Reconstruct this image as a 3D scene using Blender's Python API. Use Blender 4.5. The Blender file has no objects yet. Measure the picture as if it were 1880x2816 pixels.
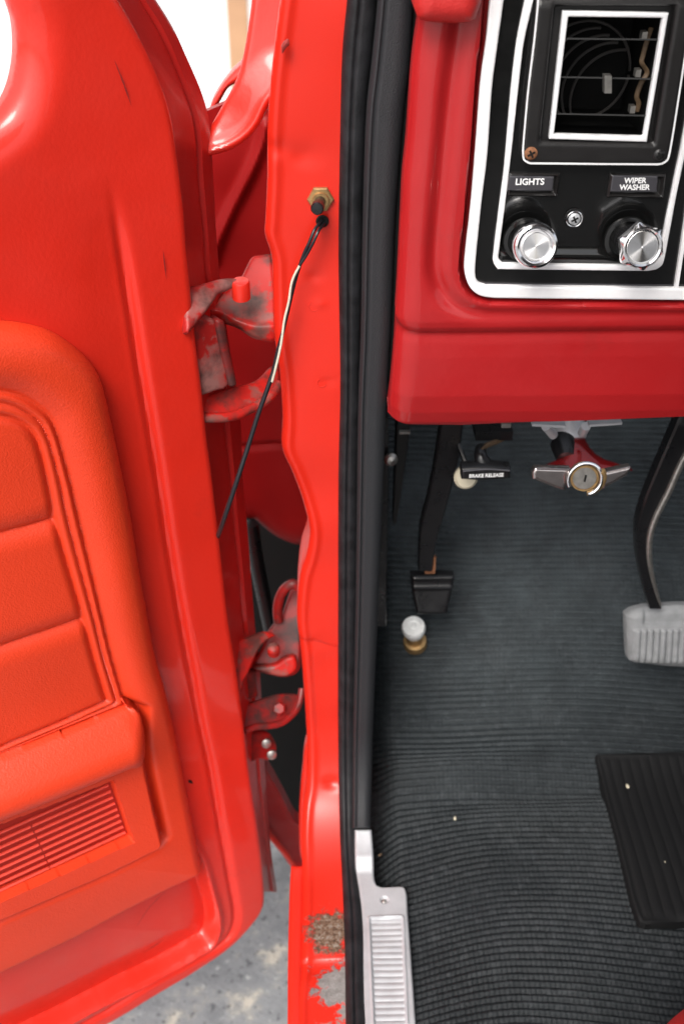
import bpy, bmesh, math, random
import numpy as np
from mathutils import Vector
random.seed(4); rng = np.random.default_rng(7)
sc = bpy.context.scene; C = sc.collection
R = math.radians
# ------------------------------------------------------------------ camera
F_PX, PW, PH = 3000.0, 1880.0, 2816.0
PITCH, YAW = R(35), R(1.2)
CAM = np.array([0.0, 0.0, 0.88])
cp, sp, cy, sy = math.cos(PITCH), math.sin(PITCH), math.cos(YAW), math.sin(YAW)
FW = np.array([sy*cp, cy*cp, -sp]); RT = np.array([cy, -sy, 0.0]); UP = np.cross(RT, FW)
cd = bpy.data.cameras.new('camera'); cam = bpy.data.objects.new('camera', cd); C.objects.link(cam)
cam.location = CAM; cam.rotation_euler = (R(90)-PITCH, 0, -YAW)
cd.sensor_fit = 'VERTICAL'; cd.sensor_height = 22.2; cd.lens = F_PX/PH*22.2
cd.clip_start = 0.02; cd.clip_end = 400
cd.dof.use_dof = True; cd.dof.focus_distance = 0.77; cd.dof.aperture_fstop = 4.5
sc.camera = cam
# ------------------------------------------------------------------ light
SUN_EL, SUN_AZ = R(50), R(203)          # azimuth measured clockwise from +y
EXPOSURE = 0.66
w = bpy.data.worlds.new('World'); sc.world = w; w.use_nodes = True
nt = w.node_tree; bg = nt.nodes['Background']
sky = nt.nodes.new('ShaderNodeTexSky'); sky.sky_type = 'NISHITA'; sky.sun_disc = False
sky.sun_elevation = SUN_EL; sky.sun_rotation = SUN_AZ; sky.dust_density = 5; sky.air_density = 1.0
hsv = nt.nodes.new('ShaderNodeHueSaturation'); hsv.inputs['Saturation'].default_value = 0.35
nt.links.new(sky.outputs[0], hsv.inputs['Color']); nt.links.new(hsv.outputs[0], bg.inputs[0])
bg.inputs[1].default_value = 0.15
sl = bpy.data.lights.new('sun', 'SUN'); sl.energy = 1.3; sl.angle = R(24); sl.color = (1, .96, .9)
so = bpy.data.objects.new('sun', sl); C.objects.link(so)
sdv = Vector((math.sin(SUN_AZ)*math.cos(SUN_EL), math.cos(SUN_AZ)*math.cos(SUN_EL), math.sin(SUN_EL)))
so.rotation_euler = sdv.to_track_quat('Z', 'Y').to_euler(); so.location = (0, 0, 5)
sc.view_settings.view_transform = 'Standard'; sc.view_settings.look = 'None'
sc.view_settings.exposure = EXPOSURE; sc.view_settings.gamma = 1; sc.view_settings.use_curve_mapping = False
# ------------------------------------------------------------------ materials
def newmat(name):
    m = bpy.data.materials.new(name); m.use_nodes = True
    return m, m.node_tree, m.node_tree.nodes['Principled BSDF']
def N(t, kind, **kw):
    n = t.nodes.new(kind)
    for k, v in kw.items():
        if k in n.inputs: n.inputs[k].default_value = v
        else: setattr(n, k, v)
    return n
def ramp(t, src, stops):
    r = t.nodes.new('ShaderNodeValToRGB'); t.links.new(src, r.inputs[0])
    e = r.color_ramp.elements
    e[0].position, e[0].color = stops[0][0], (*stops[0][1], 1)
    e[1].position, e[1].color = stops[-1][0], (*stops[-1][1], 1)
    for p, c in stops[1:-1]:
        q = e.new(p); q.color = (*c, 1)
    return r.outputs[0]
def mix(t, fac, a, b):
    n = t.nodes.new('ShaderNodeMix'); n.data_type = 'RGBA'
    for i, v in ((0, fac), (6, a), (7, b)):
        if isinstance(v, (tuple, float, int)):
            n.inputs[i].default_value = v if not isinstance(v, tuple) else (*v, 1)
        else: t.links.new(v, n.inputs[i])
    return n.outputs[2]
def coords(t): return t.nodes.new('ShaderNodeNewGeometry').outputs['Position']
def noise(t, vec, scale, detail=3, rough=.55):
    n = N(t, 'ShaderNodeTexNoise', Scale=scale, Detail=detail, Roughness=rough); t.links.new(vec, n.inputs['Vector'])
    return n.outputs['Fac']
def bump(t, b, h, strength, dist):
    n = N(t, 'ShaderNodeBump', Strength=strength, Distance=dist); t.links.new(h, n.inputs['Height'])
    t.links.new(n.outputs[0], b.inputs['Normal'])
def basic(name, col, rough=.5, metal=0, coat=0, spec=.5, bs=0, bscale=400, bd=.0005, var=.0, vscale=30, rv=0):
    m, t, b = newmat(name)
    b.inputs['Base Color'].default_value = (*col, 1); b.inputs['Roughness'].default_value = rough
    b.inputs['Metallic'].default_value = metal; b.inputs['Coat Weight'].default_value = coat
    b.inputs['Coat Roughness'].default_value = .06; b.inputs['Specular IOR Level'].default_value = spec
    p = coords(t)
    if var:
        n = noise(t, p, vscale, 5)
        t.links.new(ramp(t, n, [(.3, tuple(c*(1-var) for c in col)), (.7, tuple(min(1, c*(1+var)) for c in col))]), b.inputs['Base Color'])
    if rv:
        n = noise(t, p, 60, 6, .7)
        mr = N(t, 'ShaderNodeMapRange'); t.links.new(n, mr.inputs[0]); mr.inputs[1].default_value = .3; mr.inputs[2].default_value = .75
        mr.inputs[3].default_value = max(.02, rough-rv); mr.inputs[4].default_value = rough+rv; t.links.new(mr.outputs[0], b.inputs['Roughness'])
    if bs: bump(t, b, noise(t, p, bscale, 3), bs, bd)
    return m
def worn(name, red, grey, thr, scale=35, rough=.45, dark=(.03, .02, .018)):
    m, t, b = newmat(name); p = coords(t)
    n1 = noise(t, p, scale, 8, .65)
    mask = ramp(t, n1, [(thr, (0, 0, 0)), (thr+.03, (.45, .45, .45)), (thr+.14, (.9, .9, .9))])
    n2 = noise(t, p, scale*1.7, 6, .6)
    dirt = ramp(t, n2, [(.46, (0, 0, 0)), (.66, (.85, .85, .85))])
    c = mix(t, mask, red, grey); c = mix(t, dirt, c, dark)
    t.links.new(c, b.inputs['Base Color']); b.inputs['Roughness'].default_value = rough
    b.inputs['Coat Weight'].default_value = .06; b.inputs['Specular IOR Level'].default_value = .3
    bump(t, b, n1, .3, .001)
    return m
def leather(name, col):
    m, t, b = newmat(name); p = coords(t)
    v = N(t, 'ShaderNodeTexVoronoi', Scale=800.0); v.feature = 'SMOOTH_F1'; t.links.new(p, v.inputs['Vector'])
    n = noise(t, p, 9, 3)
    t.links.new(ramp(t, n, [(.3, tuple(c*.93 for c in col)), (.7, tuple(c*1.06 for c in col))]), b.inputs['Base Color'])
    b.inputs['Roughness'].default_value = .46; b.inputs['Specular IOR Level'].default_value = .5
    b.inputs['Coat Weight'].default_value = .12; b.inputs['Coat Roughness'].default_value = .3
    mx = N(t, 'ShaderNodeMath', operation='ADD'); t.links.new(v.outputs['Distance'], mx.inputs[0])
    t.links.new(noise(t, p, 260, 3), mx.inputs[1])
    bump(t, b, mx.outputs[0], .22, .0010)
    return m
RED = (.66, .022, .010)
M = {}
def paint(name, col, scratch=True, coat=.65):
    m, t, b = newmat(name); p = coords(t)
    n = noise(t, p, 5, 4)
    c = ramp(t, n, [(.3, tuple(x*.95 for x in col)), (.7, tuple(x*1.05 for x in col))])
    sp_ = noise(t, p, 900, 2); c = mix(t, ramp(t, sp_, [(.78, (0, 0, 0)), (.80, (.5, .5, .5))]), c, (.5, .12, .1))
    d_ = noise(t, p, 14, 8, .7); c = mix(t, ramp(t, d_, [(.60, (0, 0, 0)), (.80, (.35, .35, .35))]), c, (col[0]*.45, .02, .015))
    t.links.new(c, b.inputs['Base Color'])
    b.inputs['Coat Weight'].default_value = coat; b.inputs['Specular IOR Level'].default_value = .35
    for key, lo, hi in (('Roughness', .36, .52), ('Coat Roughness', .05, .18)):
        mr = N(t, 'ShaderNodeMapRange'); t.links.new(noise(t, p, 26, 7, .7), mr.inputs[0]); mr.inputs[1].default_value = .35; mr.inputs[2].default_value = .7
        mr.inputs[3].default_value = lo; mr.inputs[4].default_value = hi; t.links.new(mr.outputs[0], b.inputs[key])
    mx = N(t, 'ShaderNodeMath', operation='MULTIPLY_ADD'); t.links.new(noise(t, p, 350, 2), mx.inputs[0]); mx.inputs[1].default_value = .2
    t.links.new(noise(t, p, 22, 2), mx.inputs[2])
    bump(t, b, mx.outputs[0], .25, .0025)
    return m
M['paint'] = paint('red_paint', RED)
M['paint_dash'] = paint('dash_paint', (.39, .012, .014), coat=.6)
M['vinyl'] = leather('orange_vinyl', (.72, .046, .011))
M['pad'] = leather('red_pad', (.50, .02, .018))
M['rubber'] = basic('black_rubber', (.014, .014, .016), .52, spec=.35, var=.5, vscale=80, bs=.5, bscale=700, bd=.0006, rv=.1)
M['rubber2'] = basic('charcoal_vinyl', (.024, .025, .028), .55, spec=.35, bs=.6, bscale=1100, bd=.0008, rv=.08)
M['flat_black'] = basic('flat_black', (.008, .008, .008), .75, spec=.2)
M['satin_black'] = basic('satin_black', (.012, .011, .011), .38, bs=.3, bscale=900, bd=.0004, rv=.08)
M['gloss_black'] = basic('gloss_black', (.006, .006, .006), .2, coat=.5, bs=.12, bscale=40, bd=.002, rv=.08)
M['pedal_black'] = basic('pedal_black', (.009, .009, .010), .32, rv=.1, bs=.2, bscale=60)
M['silver'] = basic('silver_trim', (.90, .89, .90), .38, metal=.1, bs=.25, bscale=300, bd=.0004, var=.05, vscale=90)
M['chrome'] = basic('chrome', (.92, .91, .92), .14, metal=1)
M['alu'] = basic('aluminium', (.50, .51, .53), .45, metal=.3, bs=.2, bscale=500, var=.08, vscale=60, rv=.1)
M['white'] = basic('white_print', (.85, .85, .85), .5)
M['white_frame'] = basic('white_frame', (.85, .85, .86), .3, coat=.3)
M['plate'] = basic('label_plate_grey', (.05, .048, .055), .3, coat=.3)
M['steel'] = basic('dull_steel', (.45, .43, .40), .38, metal=.9, var=.2, vscale=200)
M['brass'] = basic('old_brass', (.42, .27, .12), .42, metal=.7, var=.25, vscale=250)
M['rusty'] = basic('rusty_metal', (.22, .09, .04), .8, var=.4, vscale=300, bs=.5)
M['button'] = basic('white_button', (.78, .79, .78), .35, var=.08, vscale=300)
M['cream'] = basic('cream_plastic', (.62, .56, .42), .5)
M['tan'] = basic('tan_link', (.12, .075, .04), .6, var=.3, vscale=250)
M['grey_rubber'] = basic('worn_grey_rubber', (.21, .215, .22), .55, bs=.4, bscale=500, var=.15, vscale=120)
M['worn'] = worn('worn_red_paint', (.45, .014, .010), (.15, .10, .085), .53, 30, dark=(.05, .03, .025))
M['worn2'] = worn('primer_worn_red', (.36, .014, .012), (.28, .14, .125), .49, 24)
M['worn3'] = worn('greasy_red', (.27, .010, .009), (.06, .03, .028), .50, 26)
M['redmetal'] = basic('red_reflection_metal', (.20, .004, .006), .16, metal=.45, coat=.7)  # T handle grip: red reflections put into its base colour
M['wall'] = basic('white_wall', (.85, .85, .84), .9, var=.03, vscale=2)
M['wood'] = basic('tan_wood', (.52, .30, .17), .8, var=.15, vscale=4)
M['wire_white'] = basic('cream_wire', (.60, .56, .46), .45)
M['wire_black'] = basic('black_wire', (.014, .014, .018), .35)
# disc of brushed metal
m, t, b = newmat('brushed_disc'); b.inputs['Base Color'].default_value = (.9, .88, .88, 1); b.inputs['Metallic'].default_value = 1
b.inputs['Roughness'].default_value = .24; b.inputs['Anisotropic'].default_value = 1.0
tg = N(t, 'ShaderNodeTangent', direction_type='RADIAL', axis='Y'); t.links.new(tg.outputs[0], b.inputs['Tangent']); M['disc'] = m
# sill paint with rusted / bare patches
m, t, b = newmat('chipped_sill_paint'); p = coords(t)
def blob(t, p, c, r, scale=60, amp=.03):
    vm = N(t, 'ShaderNodeVectorMath', operation='DISTANCE'); t.links.new(p, vm.inputs[0]); vm.inputs[1].default_value = c
    a = N(t, 'ShaderNodeMath', operation='MULTIPLY_ADD'); t.links.new(noise(t, p, scale, 9, .72), a.inputs[0]); a.inputs[1].default_value = amp
    t.links.new(vm.outputs['Value'], a.inputs[2])
    s = N(t, 'ShaderNodeMapRange'); t.links.new(a.outputs[0], s.inputs[0]); s.inputs[1].default_value = r-.005; s.inputs[2].default_value = r+.0015; s.inputs[3].default_value = 1; s.inputs[4].default_value = 0
    return s.outputs[0]
SILL = (m, t, b, p)
M['sill_paint'] = m
# ribbed mat
m, t, b = newmat('ribbed_mat_rubber'); p = coords(t)
n = noise(t, p, 7, 5); n2 = noise(t, p, 120, 4)
c = ramp(t, n, [(.3, (.012, .0145, .016)), (.7, (.022, .026, .029))])
c = mix(t, ramp(t, n2, [(.52, (0, 0, 0)), (.75, (.45, .45, .45))]), c, (.06, .066, .072))
n4 = noise(t, p, 12, 8, .72); c = mix(t, ramp(t, n4, [(.52, (0, 0, 0)), (.72, (.4, .4, .4))]), c, (.05, .055, .058))
vd = N(t, 'ShaderNodeVectorMath', operation='DISTANCE'); t.links.new(p, vd.inputs[0]); vd.inputs[1].default_value = (.20, 1.02, .22)
dm0 = N(t, 'ShaderNodeMapRange'); t.links.new(vd.outputs['Value'], dm0.inputs[0]); dm0.inputs[1].default_value = .15; dm0.inputs[2].default_value = .42; dm0.inputs[3].default_value = .8; dm0.inputs[4].default_value = 0
dm1 = N(t, 'ShaderNodeMath', operation='MULTIPLY'); t.links.new(dm0.outputs[0], dm1.inputs[0]); t.links.new(ramp(t, noise(t, p, 30, 6, .7), [(.3, (.3, .3, .3)), (.65, (1, 1, 1))]), dm1.inputs[1])
c = mix(t, dm1.outputs[0], c, (.050, .062, .068))
t.links.new(c, b.inputs['Base Color']); b.inputs['Roughness'].default_value = .5; b.inputs['Specular IOR Level'].default_value = .25
wv = N(t, 'ShaderNodeTexWave', Scale=70.0, Distortion=1.5, Detail=1.0); wv.wave_type = 'BANDS'; wv.bands_direction = 'X'; wv.inputs['Detail Scale'].default_value = 30
t.links.new(p, wv.inputs['Vector'])
ad = N(t, 'ShaderNodeMath', operation='MULTIPLY_ADD'); t.links.new(noise(t, p, 600, 2), ad.inputs[0]); ad.inputs[1].default_value = .8
t.links.new(wv.outputs['Fac'], ad.inputs[2]); bump(t, b, ad.outputs[0], .5, .0009)
M['mat'] = m
M['mat2'] = basic('black_loose_mat_rubber', (.007, .007, .0075), .7, spec=.25, bs=.5, bscale=600, bd=.0006)
# asphalt
m, t, b = newmat('asphalt_surface'); p = coords(t)
n = noise(t, p, 16, 7, .7)
c = ramp(t, n, [(.32, (.19, .195, .205)), (.52, (.27, .275, .285)), (.58, (.33, .32, .305)), (.64, (.55, .50, .43))])
c = mix(t, ramp(t, noise(t, p, 85, 4, .6), [(.62, (0, 0, 0)), (.72, (.8, .8, .8))]), c, (.52, .52, .51))
c = mix(t, ramp(t, noise(t, p, 110, 3, .5), [(.60, (0, 0, 0)), (.68, (.8, .8, .8))]), c, (.09, .09, .10))
t.links.new(c, b.inputs['Base Color']); b.inputs['Roughness'].default_value = .85; bump(t, b, noise(t, p, 130, 6, .7), .8, .006)
M['asphalt'] = m
# ------------------------------------------------------------------ geometry helpers
WL = {}
def link(name, verts, faces, mat, parent=None, sharp=35, smooth=True, mats=None, midx=None):
    v = np.array(verts, float); c = (v.min(0)+v.max(0))/2
    me = bpy.data.meshes.new(name); me.from_pydata((v-c).tolist(), [], [tuple(int(i) for i in f) for f in faces]); me.update()
    for mm_ in (mats or [mat]): me.materials.append(mm_)
    if midx is not None: me.polygons.foreach_set('material_index', midx)
    bm = bmesh.new(); bm.from_mesh(me); bmesh.ops.recalc_face_normals(bm, faces=bm.faces) if smooth != 'keep' else None; bm.to_mesh(me); bm.free()
    if smooth:
        me.polygons.foreach_set('use_smooth', [True]*len(me.polygons)); me.set_sharp_from_angle(angle=R(sharp))
    o = bpy.data.objects.new(name, me); C.objects.link(o)
    pl = np.zeros(3)
    if parent is not None: o.parent = parent; pl = WL[parent]
    o.location = c-pl; WL[o] = c
    return o
def empty(name, loc, parent=None):
    o = bpy.data.objects.new(name, None); C.objects.link(o); o.empty_display_size = .02
    pl = np.zeros(3)
    if parent is not None: o.parent = parent; pl = WL[parent]
    o.location = np.array(loc)-pl; WL[o] = np.array(loc, float)
    return o
def tag(o, label=None, cat=None, group=None, kind=None):
    for k, v in (('label', label), ('category', cat), ('group', group), ('kind', kind)):
        if v: o[k] = v
    return o
CR = dict(c1=(0, 0, .574), c2=(1000, 0, .5612), c3=(500, 600, .3617), c4=(600, 1450, .4046), c5=(980, 1100, .574), c6=(0, 850, .447),
          c7=(0, 1850, .5102), c8=(700, 2000, .3827), d=(0, 0, 1.199), e1=(1280, 0, .3827), e2=(1280, 440, .3827), e3=(1030, 1140, .287),
          e4=(1400, 1140, .287), e5=(500, 700, .2214), e6=(620, 1560, .2383), e7=(1000, 1550, .1913), e8=(1250, 1900, .4018), p=(0, 0, 1))
def cv(k, pts):
    ox, oy, s = CR[k]; return [(ox+x*s, oy+y*s) for x, y in pts]
def spline(pts, n=8, closed=False):
    P = np.array(pts, float); out = []; m = len(P)
    rngi = range(m if closed else m-1)
    for i in rngi:
        if closed: p0, p1, p2, p3 = P[(i-1) % m], P[i], P[(i+1) % m], P[(i+2) % m]
        else: p0, p1, p2, p3 = P[max(i-1, 0)], P[i], P[i+1], P[min(i+2, m-1)]
        for k in range(n):
            u = k/n
            out.append(.5*((2*p1)+(p2-p0)*u+(2*p0-5*p1+4*p2-p3)*u*u+(3*p1-p0-3*p2+p3)*u**3))
    if not closed: out.append(P[-1])
    return np.array(out)
class Sweep:
    def __init__(s, O, e1, prof):
        s.O = np.array([O[0], O[1], 0.0]); e = np.array([e1[0], e1[1], 0.0]); s.e1 = e/np.linalg.norm(e)
        s.e2 = np.array([-s.e1[1], s.e1[0], 0.0]); P = np.array(prof, float); s.P = P
        d = np.diff(P, axis=0); L = np.hypot(d[:, 0], d[:, 1]); s.S = np.concatenate([[0], np.cumsum(L)])
        n = np.stack([d[:, 1]/L, -d[:, 0]/L], 1)
        vn = np.vstack([n[:1], (n[:-1]+n[1:]), n[-1:]]); s.N = vn/np.linalg.norm(vn, axis=1)[:, None]
    def un(s, px, py, h=0.0):
        d = FW+(px-PW/2)/F_PX*RT-(py-PH/2)/F_PX*UP
        o = CAM-s.O; b0, bd, z0, zd = o@s.e2, d@s.e2, o[2], d[2]
        Q = s.P+s.N*h; A = Q[:-1]; D = np.diff(Q, axis=0)
        den = bd*D[:, 1]-zd*D[:, 0]; den[abs(den) < 1e-9] = 1e-9
        t_ = ((A[:, 0]-b0)*D[:, 1]-(A[:, 1]-z0)*D[:, 0])/den
        k = ((A[:, 0]-b0)*zd-(A[:, 1]-z0)*bd)/den
        ok = (k >= -1e-6) & (k <= 1+1e-6) & (t_ > .05)
        if not ok.any():                      # extend the ends
            kk = np.array([0 if abs(k[0]) < abs(k[-1]-1) else len(k)-1]) if t_[0] > 0 else np.array([len(k)-1])
            i = kk[0]
        else:
            c = np.where(ok)[0]; i = c[np.argmin(t_[c])]
        tt = t_[i]; a = (o+d*tt)@s.e1
        return a, s.S[i]+k[i]*(s.S[i+1]-s.S[i])
    def uns(s, pts, h=0.0): return np.array([s.un(x, y, h) for x, y in pts])
    def pos(s, a, sv, h=0.0):
        a = np.asarray(a, float); sv = np.asarray(sv, float)
        def ip(col):
            v = np.interp(sv, s.S, col)
            return v
        b, z = ip(s.P[:, 0]), ip(s.P[:, 1])
        lo, hi = sv < s.S[0], sv > s.S[-1]
        d0 = (s.P[1]-s.P[0])/(s.S[1]-s.S[0]); d1 = (s.P[-1]-s.P[-2])/(s.S[-1]-s.S[-2])
        b = np.where(lo, s.P[0, 0]+d0[0]*(sv-s.S[0]), np.where(hi, s.P[-1, 0]+d1[0]*(sv-s.S[-1]), b))
        z = np.where(lo, s.P[0, 1]+d0[1]*(sv-s.S[0]), np.where(hi, s.P[-1, 1]+d1[1]*(sv-s.S[-1]), z))
        nb, nz = ip(s.N[:, 0]), ip(s.N[:, 1]); b = b+nb*h; z = z+nz*h
        return s.O+a[..., None]*s.e1+b[..., None]*s.e2+z[..., None]*np.array([0, 0, 1.0])
    def n3(s, sv): 
        return np.interp(sv, s.S, s.N[:, 0])*s.e2+np.interp(sv, s.S, s.N[:, 1])*np.array([0, 0, 1.0])
def segdist(X, Y, P, closed=True):
    P = np.asarray(P, float); Q = np.roll(P, -1, 0) if closed else P[1:]; A = P if closed else P[:-1]
    best = np.full(X.shape, 1e9); bx = np.zeros(X.shape); by = np.zeros(X.shape)
    for (ax, ay), (qx, qy) in zip(A, Q):
        dx, dy = qx-ax, qy-ay; L2 = dx*dx+dy*dy
        if L2 < 1e-14: continue
        u = np.clip(((X-ax)*dx+(Y-ay)*dy)/L2, 0, 1); cx, cyy = ax+u*dx, ay+u*dy
        d = np.hypot(X-cx, Y-cyy); m_ = d < best; best[m_] = d[m_]; bx[m_] = cx[m_]; by[m_] = cyy[m_]
    return best, bx, by
def inside(X, Y, P):
    P = np.asarray(P, float); c = np.zeros(X.shape, bool); n_ = len(P)
    for i in range(n_):
        x1, y1 = P[i]; x2, y2 = P[(i+1) % n_]
        if y1 == y2: continue
        m_ = ((y1 > Y) != (y2 > Y)) & (X < (x2-x1)*(Y-y1)/(y2-y1)+x1); c ^= m_
    return c
def sdf(X, Y, P):
    d, _, _ = segdist(X, Y, P); return np.where(inside(X, Y, P), -d, d)
def rnd(d, r):            # quarter-round rise from 0 at the edge to 1 at distance r
    u = np.clip(d/r+.05, 0, 1); return np.sqrt(np.maximum(0, 1-(1-u)**2))
def sst(x, a, b_):
    u = np.clip((x-a)/(b_-a), 0, 1); return u*u*(3-2*u)
def relief(name, mat, sw, poly, hf=None, res=.0015, side=.01, parent=None, holes=(), resx=None, sharp=40):
    poly = np.asarray(poly, float); rx = resx or res
    x0, y0 = poly.min(0); x1, y1 = poly.max(0)
    gx = np.arange(x0-rx, x1+2*rx, rx); gy = np.arange(y0-res, y1+2*res, res)
    X, Y = np.meshgrid(gx, gy); nx, ny = len(gx), len(gy)
    d, bx, by = segdist(X, Y, poly); ins = inside(X, Y, poly)
    for hpoly in holes:
        d2, b2x, b2y = segdist(X, Y, hpoly); ins &= ~inside(X, Y, hpoly)
        m_ = d2 < d; d = np.where(m_, d2, d); bx = np.where(m_, b2x, bx); by = np.where(m_, b2y, by)
    q = ins[:-1, :-1] | ins[1:, :-1] | ins[:-1, 1:] | ins[1:, 1:]
    Xs = np.where(ins, X, bx); Ys = np.where(ins, Y, by); sd = np.where(ins, -d, 0)
    H = hf(Xs, Ys, sd) if hf else np.zeros(X.shape)
    Pn = sw.pos(Xs, Ys, H).reshape(-1, 3)
    idx = np.arange(nx*ny).reshape(ny, nx); jj, ii = np.where(q)
    F = np.stack([idx[jj, ii], idx[jj+1, ii], idx[jj+1, ii+1], idx[jj, ii+1]], 1)
    # boundary edges -> skirt
    E = np.concatenate([F[:, [0, 1]], F[:, [1, 2]], F[:, [2, 3]], F[:, [3, 0]]])
    key = np.sort(E, 1); kk = key[:, 0]*(nx*ny)+key[:, 1]; u_, inv, cnt = np.unique(kk, return_inverse=True, return_counts=True)
    BE = E[cnt[inv] == 1]
    used = np.unique(F); remap = -np.ones(nx*ny, int); remap[used] = np.arange(len(used)); V = Pn[used]; F = remap[F]
    faces = F.tolist()
    if side:
        BE = remap[BE]; bv = np.unique(BE); m2 = -np.ones(len(V), int); m2[bv] = len(V)+np.arange(len(bv))
        lowp = sw.pos(Xs, Ys, H-side).reshape(-1, 3)[used][bv]; V = np.vstack([V, lowp])
        faces += [[b_, a_, m2[a_], m2[b_]] for a_, b_ in BE]
    o = link(name, V, faces, mat, parent, sharp=sharp, smooth=True)
    return o
def fixn(o): return o
def plate(name, mat, pts, nrm, th, parent=None, bev=.0008):
    bm = bmesh.new(); vs = [bm.verts.new(p) for p in pts]; f = bm.faces.new(vs)
    r = bmesh.ops.extrude_face_region(bm, geom=[f]); nv = [g for g in r['geom'] if isinstance(g, bmesh.types.BMVert)]
    for v_ in nv: v_.co -= Vector(nrm)*th
    bmesh.ops.recalc_face_normals(bm, faces=bm.faces)
    if bev: bmesh.ops.bevel(bm, geom=[e for e in bm.edges if e.calc_face_angle(0) > .5], offset=bev, segments=2, affect='EDGES', clamp_overlap=True)
    V = [tuple(v_.co) for v_ in bm.verts]; bm.verts.index_update(); Fs = [[v_.index for v_ in f_.verts] for f_ in bm.faces]; bm.free()
    return link(name, V, Fs, mat, parent)
def tubegeo(pts, rad, seg=12, cap=True, flat=1.0, upv=None):
    P = np.array(pts, float); n_ = len(P); rad = np.broadcast_to(np.array(rad, float), (n_,))
    T = np.gradient(P, axis=0); T /= np.linalg.norm(T, axis=1)[:, None]
    u = np.array(upv if upv is not None else ([0, 0, 1] if abs(T[0][2]) < .9 else [1, 0, 0]), float); V = []; 
    for i in range(n_):
        a = u-T[i]*(u@T[i]); a /= np.linalg.norm(a); b_ = np.cross(T[i], a); u = a if upv is None else u
        for k in range(seg):
            th = 2*math.pi*k/seg; V.append(P[i]+rad[i]*(math.cos(th)*a*flat+math.sin(th)*b_))
    F = [[i*seg+k, i*seg+(k+1) % seg, (i+1)*seg+(k+1) % seg, (i+1)*seg+k] for i in range(n_-1) for k in range(seg)]
    if cap: F += [list(range(seg))[::-1], [(n_-1)*seg+k for k in range(seg)]]
    return V, F
def tube(name, mat, pts, rad, parent=None, **kw):
    V, F = tubegeo(pts, rad, **kw); return link(name, V, F, mat, parent)
def join(parts):
    V, F = [], []
    for v, f in parts:
        o = len(V); V += [tuple(p) for p in v]; F += [[i+o for i in q] for q in f]
    return V, F
def lathegeo(prof, org, axis, seg=48, hexa=None, up=(0, 0, 1)):
    ax = np.array(axis, float); ax /= np.linalg.norm(ax); a = np.array(up, float)-ax*(np.array(up)@ax); a /= np.linalg.norm(a); b_ = np.cross(ax, a)
    V = []
    for j, (r, hh) in enumerate(prof):
        for k in range(seg):
            th = 2*math.pi*k/seg; rr = r
            if hexa and hexa[j]:
                q = (th+math.pi/6) % (math.pi/3)-math.pi/6; rr = r*(1+(hexa[j])*(1/math.cos(q)/1.155-1)) 
            V.append(np.array(org)+ax*hh+rr*(math.cos(th)*a+math.sin(th)*b_))
    n_ = len(prof); F = [[i*seg+k, i*seg+(k+1) % seg, (i+1)*seg+(k+1) % seg, (i+1)*seg+k] for i in range(n_-1) for k in range(seg)]
    F += [list(range(seg))[::-1], [(n_-1)*seg+k for k in range(seg)]]
    return V, F
def lathe(name, mat, prof, org, axis, parent=None, **kw):
    V, F = lathegeo(prof, org, axis, **kw); return link(name, V, F, mat, parent, sharp=30)
def boxgeo(c, ex, ey, ez):
    c, ex, ey, ez = [np.array(q, float) for q in (c, ex, ey, ez)]
    V = [c+i*ex+j*ey+k*ez for k in (-1, 1) for j in (-1, 1) for i in (-1, 1)]
    return V, [[0, 2, 3, 1], [4, 5, 7, 6], [0, 1, 5, 4], [2, 6, 7, 3], [0, 4, 6, 2], [1, 3, 7, 5]]
def ptY(px, py, y):
    d = FW+(px-PW/2)/F_PX*RT-(py-PH/2)/F_PX*UP; return CAM+d*(y/d[1])
def wallY(y): return Sweep((0, 0), (1, 0), [(y, 1.4), (y, -.6)])
def tilt(py, y, deg, ln=.5):
    """plane through the pixel row py at depth y, leaning away from the camera by deg from vertical"""
    z = ptY(940, py, y)[2]; c_, s_ = math.cos(R(deg)), math.sin(R(deg))
    return Sweep((0, 0), (1, 0), [(y+ln*s_, z+ln*c_), (y-ln*s_, z-ln*c_)])
def textgeo(body, size, off=.0, spacing=1.0):
    cu = bpy.data.curves.new('t', 'FONT'); cu.body = body; cu.size = size; cu.align_x = 'CENTER'; cu.align_y = 'CENTER'; cu.offset = off
    cu.space_character = spacing; cu.resolution_u = 4; cu.extrude = .0002; cu.space_line = .78
    o = bpy.data.objects.new('t', cu); C.objects.link(o); dg = bpy.context.evaluated_depsgraph_get()
    me = bpy.data.meshes.new_from_object(o.evaluated_get(dg)); V = [tuple(v_.co) for v_ in me.vertices]; F = [list(p_.vertices) for p_ in me.polygons]
    bpy.data.objects.remove(o); bpy.data.meshes.remove(me); bpy.data.curves.remove(cu); return np.array(V), F
def lettering(name, body, size, org, ex, ey, parent, off=.0, xs=1.0, spacing=1.0):
    V, F = textgeo(body, size, off, spacing); ex, ey = np.array(ex, float), np.array(ey, float); nz = np.cross(ex, ey)
    W = np.array(org)+V[:, :1]*ex*xs+V[:, 1:2]*ey+V[:, 2:]*nz
    return link(name, W, F, M['white'], parent, smooth=False)
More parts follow.
